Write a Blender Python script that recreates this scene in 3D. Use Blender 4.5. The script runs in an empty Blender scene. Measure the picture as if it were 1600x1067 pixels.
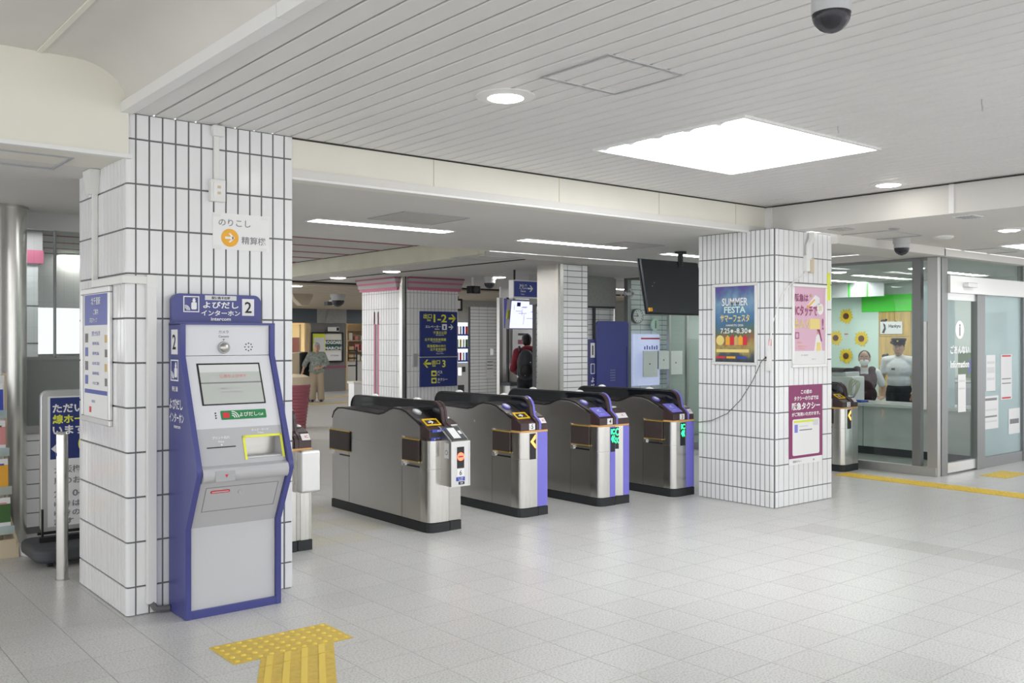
import bpy, bmesh, math, random
from mathutils import Vector, Matrix
random.seed(7)
SC = bpy.context.scene
COL = SC.collection
# ------------------------------------------------------------------ camera
EYE = 1.55
FPX = 1467.0
AZ = math.atan2(1800, 1467)            # heading of the view, measured from +X (along the gate line)
cam = bpy.data.cameras.new('camera')
cam.sensor_width = 36.0
cam.lens = FPX / 1600 * 36
cam.shift_y = -3.5 / 1600
cam.clip_end = 200
co = bpy.data.objects.new('camera', cam)
co.location = (0, 0, EYE)
co.rotation_euler = (math.pi / 2, 0, AZ - math.pi / 2)
COL.objects.link(co)
SC.camera = co
# ------------------------------------------------------------------ world, exposure
w = bpy.data.worlds.new('overcast_sky')
SC.world = w
w.use_nodes = True
w.node_tree.nodes['Background'].inputs[0].default_value = (0.975, 0.985, 1.0, 1)
w.node_tree.nodes['Background'].inputs[1].default_value = 1.15
SC.view_settings.view_transform = 'Standard'
SC.view_settings.look = 'None'
SC.view_settings.gamma = 1.0
SC.view_settings.use_curve_mapping = False
SC.view_settings.exposure = 0.80
PANEL_E, LINE_E, DOWN_E = 8.0, 11.0, 14.0
# ------------------------------------------------------------------ sight lines used for measuring the place
FW = (math.cos(AZ), math.sin(AZ)); RT = (math.sin(AZ), -math.cos(AZ))
def ray(u, v):
    a = (u - 800) / FPX; b = (530 - v) / FPX
    return (FW[0] + RT[0] * a, FW[1] + RT[1] * a, b)
def ZP(u, v, z=0.0):
    r = ray(u, v); t = (z - EYE) / r[2]; return (r[0] * t, r[1] * t, z)
def XP(u, v, x):
    r = ray(u, v); t = x / r[0]; return (x, r[1] * t, EYE + r[2] * t)
def YP(u, v, y):
    r = ray(u, v); t = y / r[1]; return (r[0] * t, y, EYE + r[2] * t)
def pix(x, y, z):
    d = x * FW[0] + y * FW[1]
    if d < 0.1: return (-9999, -9999, d)
    return (800 + FPX * (x * RT[0] + y * RT[1]) / d, 530 - FPX * (z - EYE) / d, d)
# ------------------------------------------------------------------ materials
M = {}
def mat(name, col, rough=0.5, metal=0.0, emit=0.0, ecol=None, noise=0.0, nscale=20.0, nstretch=None, bump=0.0, coat=0.0, spec=None):
    m = bpy.data.materials.new(name); m.use_nodes = True
    nt = m.node_tree; b = nt.nodes['Principled BSDF']
    b.inputs['Base Color'].default_value = (*col, 1)
    b.inputs['Roughness'].default_value = rough
    b.inputs['Metallic'].default_value = metal
    if spec is not None: b.inputs['Specular IOR Level'].default_value = spec
    if coat: b.inputs['Coat Weight'].default_value = coat; b.inputs['Coat Roughness'].default_value = 0.05
    if emit:
        b.inputs['Emission Color'].default_value = (*(ecol or col), 1)
        b.inputs['Emission Strength'].default_value = emit
    if noise or bump:
        g = nt.nodes.new('ShaderNodeNewGeometry'); n = nt.nodes.new('ShaderNodeTexNoise')
        n.inputs['Scale'].default_value = nscale; n.inputs['Detail'].default_value = 4
        src = g.outputs['Position']
        if nstretch:
            mp = nt.nodes.new('ShaderNodeMapping'); mp.inputs['Scale'].default_value = nstretch
            nt.links.new(src, mp.inputs[0]); src = mp.outputs[0]
        nt.links.new(src, n.inputs['Vector'])
        if noise:
            mr = nt.nodes.new('ShaderNodeMapRange')
            mr.inputs['From Min'].default_value = 0.3; mr.inputs['From Max'].default_value = 0.7
            mr.inputs['To Min'].default_value = 1 - noise; mr.inputs['To Max'].default_value = 1 + noise
            nt.links.new(n.outputs[0], mr.inputs[0])
            mx = nt.nodes.new('ShaderNodeMix'); mx.data_type = 'RGBA'; mx.blend_type = 'MULTIPLY'
            mx.inputs[0].default_value = 1
            mx.inputs[6].default_value = (*col, 1)
            nt.links.new(mr.outputs[0], mx.inputs[7]); nt.links.new(mx.outputs[2], b.inputs['Base Color'])
        if bump:
            bp = nt.nodes.new('ShaderNodeBump'); bp.inputs['Strength'].default_value = bump; bp.inputs['Distance'].default_value = 0.01
            nt.links.new(n.outputs[0], bp.inputs['Height']); nt.links.new(bp.outputs[0], b.inputs['Normal'])
    M[name] = m
    return m
def glass_mat(name, tint, refl=0.06, rough=0.0, haze=0.0, hcol=(0.8, 0.9, 0.9)):
    m = bpy.data.materials.new(name); m.use_nodes = True; nt = m.node_tree
    nt.nodes.remove(nt.nodes['Principled BSDF']); out = nt.nodes['Material Output']
    t = nt.nodes.new('ShaderNodeBsdfTransparent'); t.inputs[0].default_value = (*tint, 1)
    g = nt.nodes.new('ShaderNodeBsdfGlossy'); g.inputs['Roughness'].default_value = rough
    fr = nt.nodes.new('ShaderNodeFresnel'); fr.inputs[0].default_value = 1.5
    mx = nt.nodes.new('ShaderNodeMixShader')
    gm = nt.nodes.new('ShaderNodeNewGeometry'); inv = nt.nodes.new('ShaderNodeMath'); inv.operation = 'SUBTRACT'; inv.inputs[0].default_value = 1.0
    nt.links.new(gm.outputs['Backfacing'], inv.inputs[1]); mul = nt.nodes.new('ShaderNodeMath'); mul.operation = 'MULTIPLY'
    nt.links.new(fr.outputs[0], mul.inputs[0]); nt.links.new(inv.outputs[0], mul.inputs[1])
    nt.links.new(mul.outputs[0], mx.inputs[0]); nt.links.new(t.outputs[0], mx.inputs[1]); nt.links.new(g.outputs[0], mx.inputs[2])
    last = mx
    if haze:
        d = nt.nodes.new('ShaderNodeBsdfDiffuse'); d.inputs[0].default_value = (*hcol, 1)
        tl = nt.nodes.new('ShaderNodeBsdfTranslucent'); tl.inputs[0].default_value = (*hcol, 1)
        ad = nt.nodes.new('ShaderNodeMixShader'); nt.links.new(d.outputs[0], ad.inputs[1]); nt.links.new(tl.outputs[0], ad.inputs[2])
        m2 = nt.nodes.new('ShaderNodeMixShader'); m2.inputs[0].default_value = haze
        nt.links.new(mx.outputs[0], m2.inputs[1]); nt.links.new(ad.outputs[0], m2.inputs[2]); last = m2
    nt.links.new(last.outputs[0], out.inputs[0]); M[name] = m
    return m
def floor_mat(name, col, dark):
    m = bpy.data.materials.new(name); m.use_nodes = True; nt = m.node_tree; b = nt.nodes['Principled BSDF']
    g = nt.nodes.new('ShaderNodeNewGeometry')
    n1 = nt.nodes.new('ShaderNodeTexNoise'); n1.inputs['Scale'].default_value = 95; n1.inputs['Detail'].default_value = 2
    n2 = nt.nodes.new('ShaderNodeTexNoise'); n2.inputs['Scale'].default_value = 1.3; n2.inputs['Detail'].default_value = 3
    oi = nt.nodes.new('ShaderNodeObjectInfo')
    nt.links.new(g.outputs['Position'], n1.inputs['Vector']); nt.links.new(g.outputs['Position'], n2.inputs['Vector'])
    r = nt.nodes.new('ShaderNodeValToRGB')
    r.color_ramp.elements[0].position = 0.34; r.color_ramp.elements[0].color = (*[c * dark for c in col], 1)
    r.color_ramp.elements[1].position = 0.56; r.color_ramp.elements[1].color = (*col, 1)
    nt.links.new(n1.outputs[0], r.inputs[0])
    mr = nt.nodes.new('ShaderNodeMapRange'); mr.inputs['To Min'].default_value = 0.93; mr.inputs['To Max'].default_value = 1.05
    nt.links.new(n2.outputs[0], mr.inputs[0])
    m3 = nt.nodes.new('ShaderNodeMapRange'); m3.inputs['To Min'].default_value = 0.965; m3.inputs['To Max'].default_value = 1.02
    nt.links.new(oi.outputs['Random'], m3.inputs[0])
    mu = nt.nodes.new('ShaderNodeMath'); mu.operation = 'MULTIPLY'
    nt.links.new(mr.outputs[0], mu.inputs[0]); nt.links.new(m3.outputs[0], mu.inputs[1])
    mx = nt.nodes.new('ShaderNodeMix'); mx.data_type = 'RGBA'; mx.blend_type = 'MULTIPLY'; mx.inputs[0].default_value = 1
    nt.links.new(r.outputs[0], mx.inputs[6]); nt.links.new(mu.outputs[0], mx.inputs[7])
    nt.links.new(mx.outputs[2], b.inputs['Base Color'])
    b.inputs['Roughness'].default_value = 0.3
    M[name] = m
floor_mat('granite', (0.68, 0.675, 0.66), 0.70)
floor_mat('granite_warm', (0.66, 0.64, 0.55), 0.72)
floor_mat('granite_dark', (0.58, 0.57, 0.55), 0.72)
mat('floor_joint', (0.36, 0.35, 0.34), 0.7)
mat('tile', (0.84, 0.845, 0.85), 0.16, noise=0.02, nscale=3)
mat('grout', (0.17, 0.17, 0.18), 0.8)
mat('grout_light', (0.42, 0.42, 0.43), 0.8)
mat('slat', (0.76, 0.75, 0.735), 0.45, noise=0.025, nscale=1.2)
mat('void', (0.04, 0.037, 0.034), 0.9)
mat('plaster', (0.72, 0.70, 0.66), 0.75, noise=0.04, nscale=1.6)
mat('cream', (0.82, 0.80, 0.71), 0.55, noise=0.03, nscale=2.0)
mat('cream_dull', (0.62, 0.61, 0.48), 0.6, noise=0.05, nscale=2.5)
mat('ceil_white', (0.72, 0.705, 0.67), 0.7, noise=0.03, nscale=1.0)
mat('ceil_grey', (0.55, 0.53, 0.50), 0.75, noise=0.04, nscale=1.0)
mat('white_trim', (0.84, 0.84, 0.83), 0.4)
mat('steel', (0.52, 0.51, 0.48), 0.30, 1.0, noise=0.03, nscale=3, nstretch=(1, 1, 14))
mat('steel_dark', (0.50, 0.49, 0.465), 0.32, 1.0, noise=0.04, nscale=1.5, nstretch=(1, 1.0, 1))
mat('steel_bright', (0.66, 0.65, 0.62), 0.24, 1.0, noise=0.05, nscale=5, nstretch=(12, 12, 1))
mat('chrome', (0.8, 0.8, 0.79), 0.12, 1.0)
mat('alu', (0.70, 0.70, 0.69), 0.35, 0.85)
mat('alu_white', (0.80, 0.80, 0.78), 0.35, 0.3)
mat('purple', (0.215, 0.20, 0.72), 0.35)
mat('brown', (0.062, 0.036, 0.038), 0.38)
mat('cover_dark', (0.022, 0.017, 0.018), 0.3)
mat('brown_pad', (0.060, 0.043, 0.040), 0.6)
mat('gold', (0.62, 0.40, 0.06), 0.35, 0.4)
mat('yellow_ring', (0.95, 0.62, 0.02), 0.4)
mat('orange_line', (0.72, 0.40, 0.14), 0.35)
mat('black_glass', (0.012, 0.014, 0.018), 0.06, coat=0.5)
mat('black', (0.015, 0.015, 0.017), 0.4)
mat('rubber', (0.022, 0.024, 0.027), 0.6)
mat('charcoal', (0.06, 0.065, 0.075), 0.6)
mat('dome_grey', (0.50, 0.51, 0.52), 0.4)
mat('grey_plastic', (0.42, 0.43, 0.45), 0.45)
mat('white_plastic', (0.82, 0.82, 0.80), 0.35)
mat('paper', (0.87, 0.87, 0.87), 0.6)
mat('paper_grey', (0.72, 0.73, 0.74), 0.6)
mat('kiosk_blue', (0.062, 0.070, 0.262), 0.3)
mat('kiosk_grey', (0.72, 0.73, 0.77), 0.35)
mat('kiosk_mid', (0.50, 0.505, 0.53), 0.38)
mat('kiosk_low', (0.58, 0.59, 0.615), 0.35)
mat('screen_grey', (0.55, 0.58, 0.55), 0.08, coat=0.6)
mat('case_dark', (0.032, 0.038, 0.045), 0.45)
mat('screen_off', (0.018, 0.022, 0.028), 0.12)
mat('green_label', (0.02, 0.24, 0.075), 0.4)
mat('navy', (0.028, 0.045, 0.20), 0.4)
mat('sign_blue', (0.05, 0.075, 0.38), 0.4)
mat('label_blue', (0.04, 0.07, 0.45), 0.4)
mat('ink', (0.02, 0.02, 0.022), 0.6)
mat('ink_grey', (0.25, 0.25, 0.27), 0.6)
mat('ink_white', (0.92, 0.92, 0.92), 0.5)
mat('ink_yellow', (0.85, 0.88, 0.08), 0.5)
mat('ink_red', (0.70, 0.03, 0.05), 0.5)
mat('ink_pink', (0.75, 0.30, 0.30), 0.5)
mat('ink_orange', (0.90, 0.45, 0.04), 0.5)
mat('ink_gold', (0.86, 0.70, 0.24), 0.5)
mat('ink_maroon', (0.27, 0.018, 0.12), 0.5)
mat('ink_plum', (0.35, 0.05, 0.15), 0.5)
mat('maroon', (0.255, 0.02, 0.125), 0.45)
mat('pink_poster', (0.74, 0.46, 0.60), 0.45)
mat('lime', (0.78, 0.85, 0.06), 0.5)
mat('led_orange', (1.0, 0.30, 0.04), 0.4, emit=4.5, ecol=(1.0, 0.22, 0.03))
mat('led_red', (1.0, 0.08, 0.03), 0.4, emit=3.5, ecol=(1.0, 0.07, 0.03))
mat('led_green', (0.02, 1.0, 0.25), 0.4, emit=3.0, ecol=(0.02, 1.0, 0.2))
mat('tactile', (0.70, 0.50, 0.075), 0.5, noise=0.10, nscale=30)
mat('tactile_raised', (0.86, 0.64, 0.09), 0.45)
mat('pink_trim', (0.60, 0.17, 0.27), 0.4)
mat('pink_dark', (0.33, 0.10, 0.15), 0.4)
mat('grey_trim', (0.45, 0.42, 0.43), 0.4)
mat('stone', (0.21, 0.205, 0.20), 0.6, noise=0.2, nscale=40)
mat('stone_header', (0.36, 0.36, 0.345), 0.6, noise=0.08, nscale=20)
mat('panel_grey', (0.20, 0.215, 0.205), 0.35)
mat('lit_paper', (0.62, 0.64, 0.85), 0.4, emit=0.30, ecol=(0.62, 0.65, 0.95))
mat('slate', (0.10, 0.12, 0.14), 0.5)
mat('wood_pale', (0.62, 0.47, 0.28), 0.5, noise=0.15, nscale=6, nstretch=(1, 1, 0.2))
mat('wood_yellow', (0.66, 0.45, 0.17), 0.5, noise=0.22, nscale=5, nstretch=(1, 4, 0.4))
mat('beige', (0.66, 0.56, 0.40), 0.6)
mat('beige_slat', (0.50, 0.43, 0.33), 0.6)
mat('shop_glow', (0.9, 0.75, 0.5), 0.5, emit=1.2, ecol=(1.0, 0.72, 0.42))
mat('barrel_pink', (0.36, 0.10, 0.125), 0.5)
mat('marble', (0.66, 0.69, 0.66), 0.25, noise=0.10, nscale=1.8, nstretch=(1, 1, 2))
mat('marble_top', (0.80, 0.81, 0.79), 0.2)
mat('mint', (0.70, 0.88, 0.78), 0.5)
mat('green_panel', (0.10, 0.80, 0.07), 0.4)
mat('petal', (0.92, 0.66, 0.03), 0.6)
mat('seedhead', (0.16, 0.055, 0.02), 0.8)
mat('leaf', (0.06, 0.15, 0.04), 0.6)
mat('office_wall', (0.66, 0.72, 0.68), 0.6)
mat('frame_grey', (0.25, 0.255, 0.255), 0.4, 0.6)
mat('frame_light', (0.50, 0.50, 0.49), 0.35, 0.7)
mat('lamp_panel', (1, 1, 1), 0.5, emit=PANEL_E, ecol=(0.97, 0.99, 1.0))
mat('lamp_line', (1, 1, 1), 0.5, emit=LINE_E, ecol=(0.98, 0.99, 1.0))
mat('lamp_down', (1, 1, 1), 0.5, emit=DOWN_E, ecol=(1.0, 0.95, 0.86))
mat('map_screen', (0.6, 0.63, 0.95), 0.3, emit=0.8, ecol=(0.62, 0.64, 1.0))
mat('vend_lit', (0.75, 0.85, 0.9), 0.4, emit=0.9, ecol=(0.75, 0.88, 1.0))
mat('vend_blue', (0.04, 0.07, 0.45), 0.4)
mat('skin', (0.60, 0.37, 0.26), 0.55)
mat('hair_black', (0.02, 0.017, 0.015), 0.5)
mat('hair_grey', (0.45, 0.44, 0.42), 0.6)
mat('blouse', (0.27, 0.31, 0.28), 0.8, noise=0.35, nscale=22)
mat('khaki', (0.45, 0.36, 0.26), 0.8)
mat('shirt_white', (0.78, 0.79, 0.80), 0.7)
mat('trouser_dark', (0.035, 0.038, 0.045), 0.8)
mat('vest', (0.055, 0.022, 0.032), 0.7)
mat('jacket_red', (0.33, 0.035, 0.06), 0.8)
mat('cap_navy', (0.03, 0.033, 0.045), 0.6)
mat('mask_white', (0.85, 0.85, 0.84), 0.7)
mat('cable', (0.16, 0.16, 0.16), 0.5)
mat('cable_beige', (0.68, 0.64, 0.45), 0.5)
mat('blue_tray', (0.05, 0.12, 0.60), 0.4)
mat('vivid_blue', (0.03, 0.03, 0.55), 0.4)
glass_mat('glass', (0.93, 0.97, 0.955))
glass_mat('glass_dark', (0.72, 0.75, 0.74))
glass_mat('glass_frost', (0.93, 0.98, 0.98), haze=0.62, hcol=(0.74, 0.86, 0.88))
glass_mat('glass_green', (0.94, 0.975, 0.95), haze=0.45, hcol=(0.78, 0.84, 0.80))
glass_mat('dome_smoke', (0.30, 0.30, 0.33), haze=0.25, hcol=(0.20, 0.20, 0.23))
def poster_mat():
    m = bpy.data.materials.new('poster_summer'); m.use_nodes = True; nt = m.node_tree; b = nt.nodes['Principled BSDF']
    tc = nt.nodes.new('ShaderNodeTexCoord'); sp = nt.nodes.new('ShaderNodeSeparateXYZ'); nt.links.new(tc.outputs['Generated'], sp.inputs[0])
    n = nt.nodes.new('ShaderNodeTexNoise'); n.inputs['Scale'].default_value = 5; n.inputs['Detail'].default_value = 5
    nt.links.new(tc.outputs['Generated'], n.inputs['Vector'])
    a = nt.nodes.new('ShaderNodeMath'); a.operation = 'MULTIPLY_ADD'; a.inputs[1].default_value = 0.35; a.inputs[2].default_value = -0.17
    nt.links.new(n.outputs[0], a.inputs[0])
    s = nt.nodes.new('ShaderNodeMath'); s.operation = 'ADD'; nt.links.new(sp.outputs[2], s.inputs[0]); nt.links.new(a.outputs[0], s.inputs[1])
    r = nt.nodes.new('ShaderNodeValToRGB'); e = r.color_ramp.elements
    e[0].position = 0; e[0].color = (0.03, 0.04, 0.05, 1); e[1].position = 1; e[1].color = (0.10, 0.07, 0.32, 1)
    for p, c in ((0.10, (0.06, 0.08, 0.09)), (0.20, (0.42, 0.33, 0.10)), (0.30, (0.30, 0.12, 0.06)), (0.40, (0.10, 0.16, 0.08)), (0.52, (0.05, 0.16, 0.30)), (0.66, (0.08, 0.22, 0.42)), (0.80, (0.20, 0.36, 0.52)), (0.92, (0.09, 0.16, 0.34))):
        k = e.new(p); k.color = (*c, 1)
    nt.links.new(s.outputs[0], r.inputs[0]); nt.links.new(r.outputs[0], b.inputs['Base Color']); b.inputs['Roughness'].default_value = 0.3
    M['poster_summer'] = m
poster_mat()
# ------------------------------------------------------------------ mesh helpers
class MB:
    def __init__(s): s.v = []; s.f = []
    def add(s, vs, fs):
        o = len(s.v); s.v += [tuple(p) for p in vs]; s.f += [tuple(i + o for i in f) for f in fs]; return s
    def box(s, x0, y0, z0, x1, y1, z1):
        return s.add([(x0, y0, z0), (x1, y0, z0), (x1, y1, z0), (x0, y1, z0), (x0, y0, z1), (x1, y0, z1), (x1, y1, z1), (x0, y1, z1)],
                     [(0, 3, 2, 1), (4, 5, 6, 7), (0, 1, 5, 4), (1, 2, 6, 5), (2, 3, 7, 6), (3, 0, 4, 7)])
    def prism(s, poly, ax, a0, a1):
        def P(p, a):
            return {'x': (a, p[0], p[1]), 'y': (p[0], a, p[1]), 'z': (p[0], p[1], a)}[ax]
        n = len(poly)
        return s.add([P(p, a0) for p in poly] + [P(p, a1) for p in poly],
                     [tuple(range(n)), tuple(range(2 * n - 1, n - 1, -1))] + [(i, i + n, (i + 1) % n + n, (i + 1) % n) for i in range(n)])
    def band(s, path, t, ax, a0, a1):
        n = len(path); L = []; R = []
        for i in range(n):
            a = Vector(path[max(0, i - 1)]); b = Vector(path[min(n - 1, i + 1)]); d = (b - a).normalized(); q = Vector((-d.y, d.x))
            p = Vector(path[i]); L.append(tuple(p)); R.append(tuple(p + q * t))
        for i in range(n - 1): s.prism([L[i], L[i + 1], R[i + 1], R[i]], ax, a0, a1)
        return s
    def tube(s, path, r, n=8):
        pts = [Vector(p) for p in path]; rs = r if isinstance(r, (list, tuple)) else [r] * len(pts); o = len(s.v); up = None
        for i, p in enumerate(pts):
            d = (pts[min(i + 1, len(pts) - 1)] - pts[max(i - 1, 0)]).normalized()
            if up is None: up = Vector((0, 0, 1)) if abs(d.z) < 0.9 else Vector((1, 0, 0))
            a = d.cross(up).normalized(); b = a.cross(d).normalized(); up = b
            for k in range(n):
                t = 2 * math.pi * k / n; s.v.append(tuple(p + (a * math.cos(t) + b * math.sin(t)) * rs[i]))
        for i in range(len(pts) - 1):
            for k in range(n):
                s.f.append((o + i * n + k, o + i * n + (k + 1) % n, o + (i + 1) * n + (k + 1) % n, o + (i + 1) * n + k))
        s.f.append(tuple(o + k for k in range(n))); s.f.append(tuple(o + (len(pts) - 1) * n + k for k in reversed(range(n))))
        return s
    def cyl(s, p0, p1, r0, r1=None, n=20): return s.tube([p0, p1], [r0, r0 if r1 is None else r1], n)
    def lathe(s, prof, c=(0, 0, 0), n=24):
        o = len(s.v)
        for r, z in prof:
            for k in range(n):
                t = 2 * math.pi * k / n; s.v.append((c[0] + r * math.cos(t), c[1] + r * math.sin(t), c[2] + z))
        for i in range(len(prof) - 1):
            for k in range(n): s.f.append((o + i * n + k, o + i * n + (k + 1) % n, o + (i + 1) * n + (k + 1) % n, o + (i + 1) * n + k))
        s.f.append(tuple(o + k for k in reversed(range(n)))); s.f.append(tuple(o + (len(prof) - 1) * n + k for k in range(n)))
        return s
    def ball(s, c, r, n=14, m=9):
        if not isinstance(r, (tuple, list)): r = (r, r, r)
        o = len(s.v); s.v.append((c[0], c[1], c[2] - r[2]))
        for i in range(1, m):
            a = -math.pi / 2 + math.pi * i / m
            for k in range(n):
                t = 2 * math.pi * k / n; s.v.append((c[0] + r[0] * math.cos(a) * math.cos(t), c[1] + r[1] * math.cos(a) * math.sin(t), c[2] + r[2] * math.sin(a)))
        s.v.append((c[0], c[1], c[2] + r[2])); e = len(s.v) - 1
        for k in range(n):
            s.f.append((o, o + 1 + (k + 1) % n, o + 1 + k)); s.f.append((e, o + 1 + (m - 2) * n + k, o + 1 + (m - 2) * n + (k + 1) % n))
        for i in range(m - 2):
            for k in range(n):
                a = o + 1 + i * n; s.f.append((a + k, a + (k + 1) % n, a + n + (k + 1) % n, a + n + k))
        return s
    # F = (origin, U, V): a flat frame; u right, v up, n out of the surface
    def fprism(s, F, poly, n0, n1):
        O, U, V = [Vector(q) for q in F]; N = U.cross(V)
        n = len(poly)
        return s.add([O + U * p[0] + V * p[1] + N * n0 for p in poly] + [O + U * p[0] + V * p[1] + N * n1 for p in poly],
                     [tuple(range(n)), tuple(range(2 * n - 1, n - 1, -1))] + [(i, i + n, (i + 1) % n + n, (i + 1) % n) for i in range(n)])
    def fbox(s, F, x0, y0, x1, y1, n0=0.0, n1=0.002): return s.fprism(F, [(x0, y0), (x1, y0), (x1, y1), (x0, y1)], n0, n1)
    def fdisc(s, F, x, y, r, n0=0.0, n1=0.002, n=20, sx=1.0):
        return s.fprism(F, [(x + r * sx * math.cos(2 * math.pi * k / n), y + r * math.sin(2 * math.pi * k / n)) for k in range(n)], n0, n1)
    def fround(s, F, x0, y0, x1, y1, r, n0, n1, corners=(1, 1, 1, 1)): return s.fprism(F, rrect(x0, y0, x1, y1, r, corners), n0, n1)
    def fring(s, F, x0, y0, x1, y1, t, n0, n1):
        s.fbox(F, x0, y0, x1, y0 + t, n0, n1); s.fbox(F, x0, y1 - t, x1, y1, n0, n1)
        s.fbox(F, x0, y0 + t, x0 + t, y1 - t, n0, n1); return s.fbox(F, x1 - t, y0 + t, x1, y1 - t, n0, n1)
    def mesh(s, name, m, smooth=False):
        me = bpy.data.meshes.new(name); me.from_pydata(s.v, [], s.f)
        bm = bmesh.new(); bm.from_mesh(me); bmesh.ops.recalc_face_normals(bm, faces=bm.faces)
        if smooth:
            for f in bm.faces: f.smooth = True
            for e in bm.edges:
                if len(e.link_faces) == 2 and e.calc_face_angle(0) > 0.7: e.smooth = False
        bm.to_mesh(me); bm.free(); me.materials.append(M[m]); return me
    def build(s, name, m, parent=None, smooth=False, bevel=0.0, seg=2):
        return link(name, s.mesh(name, m, smooth), parent, bevel, seg)
def rrect(x0, y0, x1, y1, r, corners=(1, 1, 1, 1)):     # corners: bl, br, tr, tl
    out = []
    for (cx, cy, a0, on, px, py) in ((x0 + r, y0 + r, 180, corners[0], x0, y0), (x1 - r, y0 + r, 270, corners[1], x1, y0), (x1 - r, y1 - r, 0, corners[2], x1, y1), (x0 + r, y1 - r, 90, corners[3], x0, y1)):
        if not on: out.append((px, py)); continue
        for k in range(6):
            t = math.radians(a0 + 90 * k / 5); out.append((cx + r * math.cos(t), cy + r * math.sin(t)))
    return out
def link(name, me, parent=None, bevel=0.0, seg=2):
    o = bpy.data.objects.new(name, me); COL.objects.link(o)
    if parent: o.parent = parent
    if bevel:
        b = o.modifiers.new('bevel', 'BEVEL'); b.width = bevel; b.segments = seg; b.limit_method = 'ANGLE'; b.angle_limit = 0.6
        b.harden_normals = True
        for p in me.polygons: p.use_smooth = True
    return o
def tag(o, label=None, cat=None, group=None, kind=None):
    if label: o['label'] = label
    if cat: o['category'] = cat
    if group: o['group'] = group
    if kind: o['kind'] = kind
    return o
def thing(name, label, cat, loc=(0, 0, 0), rz=0.0, group=None):
    o = bpy.data.objects.new(name, None); COL.objects.link(o); o.location = loc; o.rotation_euler = (0, 0, rz); o.empty_display_size = 0.1
    return tag(o, label, cat, group)
def struct(o, label): return tag(o, label, None, None, 'structure')
def FY(x, y, z): return ((x, y, z), (1, 0, 0), (0, 0, 1))       # faces -Y
def FX(x, y, z): return ((x, y, z), (0, -1, 0), (0, 0, 1))      # faces -X
def FYb(x, y, z): return ((x, y, z), (-1, 0, 0), (0, 0, 1))     # faces +Y
def FXb(x, y, z): return ((x, y, z), (0, 1, 0), (0, 0, 1))      # faces +X
TXT = {}
def text_shape(body, bold):
    key = (body, bold)
    if key not in TXT:
        c = bpy.data.curves.new('t', 'FONT'); c.body = body; c.resolution_u = 2; c.offset = 0.012 * bold
        o = bpy.data.objects.new('t', c); me = o.to_mesh()
        vs = [(v.co.x, v.co.y) for v in me.vertices]; fs = [tuple(p.vertices) for p in me.polygons]
        o.to_mesh_clear(); bpy.data.objects.remove(o); bpy.data.curves.remove(c)
        xs = [v[0] for v in vs] or [0]; ys = [v[1] for v in vs] or [0]
        TXT[key] = (vs, fs, min(xs), max(xs), min(ys), max(ys))
    return TXT[key]
def write(F, items, m, parent, off=0.003, name='lettering', bold=1.0):
    """items: (body, x, y, height, align[, width]); y is the middle of the line"""
    O, U, V = [Vector(q) for q in F]; N = U.cross(V); mb = MB()
    for it in items:
        body, x, y, h, al = it[:5]; wd = it[5] if len(it) > 5 else None
        vs, fs, x0, x1, y0, y1 = text_shape(body, bold)
        sy = h / max(1e-6, y1 - y0); sx = sy if not wd else wd / max(1e-6, x1 - x0)
        W = (x1 - x0) * sx; bx = x - (0 if al == 'L' else W / 2 if al == 'C' else W)
        mb.add([O + U * (bx + (p[0] - x0) * sx) + V * (y + (p[1] - (y0 + y1) / 2) * sy) + N * off for p in vs], fs)
    me = bpy.data.meshes.new(name); me.from_pydata(mb.v, [], mb.f); me.materials.append(M[m])
    return link(name, me, parent)
def arrow(mb, F, x, y, s, d, n0=0.002, n1=0.003):      # d=+1 right, -1 left
    t = s * 0.11
    mb.fprism(F, [(x - d * s / 2, y - t), (x + d * s * 0.36, y - t), (x + d * s * 0.36, y + t), (x - d * s / 2, y + t)], n0, n1)
    for q in (1, -1):
        mb.fprism(F, [(x + d * s * 0.5, y), (x + d * s * 0.05, y + q * s * 0.45), (x - d * s * 0.15, y + q * s * 0.45), (x + d * s * 0.25, y)], n0, n1)
    return mb
# ================================================================== FLOOR
fl = MB().box(-6, -4, -0.12, 30, 33, -0.004).build('floor', 'floor_joint')
struct(fl, 'light speckled granite tile floor of the station concourse')
GX, GY, X0G, Y0G = 0.3134, 0.303, 2.555, 3.612
cells = []
for i in range(-27, 87):
    for j in range(-25, 96):
        cx = X0G + (i + 0.5) * GX; cy = Y0G + (j + 0.5) * GY
        u, v, d = pix(cx, cy, 0)
        vis = -60 < u < 1660 and d > 3 and v < 1110
        cells.append((0 if vis else 1, d if d > 0 else 99, cx, cy))
cells.sort()
def tile_kind(cx, cy):
    if 6.55 < cx < 6.9 and cy < 4.5: return 'granite_dark'
    if 2.9 < cx < 4.2 and 6.4 < cy < 8.0 and (int(cx / GX) + int(cy / GY)) % 3: return 'granite_warm'
    return 'granite'
TM = {}
for k in ('granite', 'granite_warm', 'granite_dark'):
    TM[k] = MB().box(-GX / 2 + 0.0013, -GY / 2 + 0.0013, -0.004, GX / 2 - 0.0013, GY / 2 - 0.0013, 0).mesh('floor_tile', k)
rest = {'granite': MB(), 'granite_warm': MB(), 'granite_dark': MB()}
for n, (h, d, cx, cy) in enumerate(cells):
    k = tile_kind(cx, cy)
    if n < 300:
        o = link('floor_tile', TM[k], fl); o.location = (cx, cy, 0)
    else:
        x0, x1, y0, y1 = cx - GX / 2 + 0.0013, cx + GX / 2 - 0.0013, cy - GY / 2 + 0.0013, cy + GY / 2 - 0.0013
        rest[k].add([(x0, y0, 0), (x1, y0, 0), (x1, y1, 0), (x0, y1, 0), (x0, y0, -.004), (x1, y0, -.004), (x1, y1, -.004), (x0, y1, -.004)],
                    [(0, 1, 2, 3), (0, 4, 5, 1), (1, 5, 6, 2), (2, 6, 7, 3), (3, 7, 4, 0)])
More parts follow.
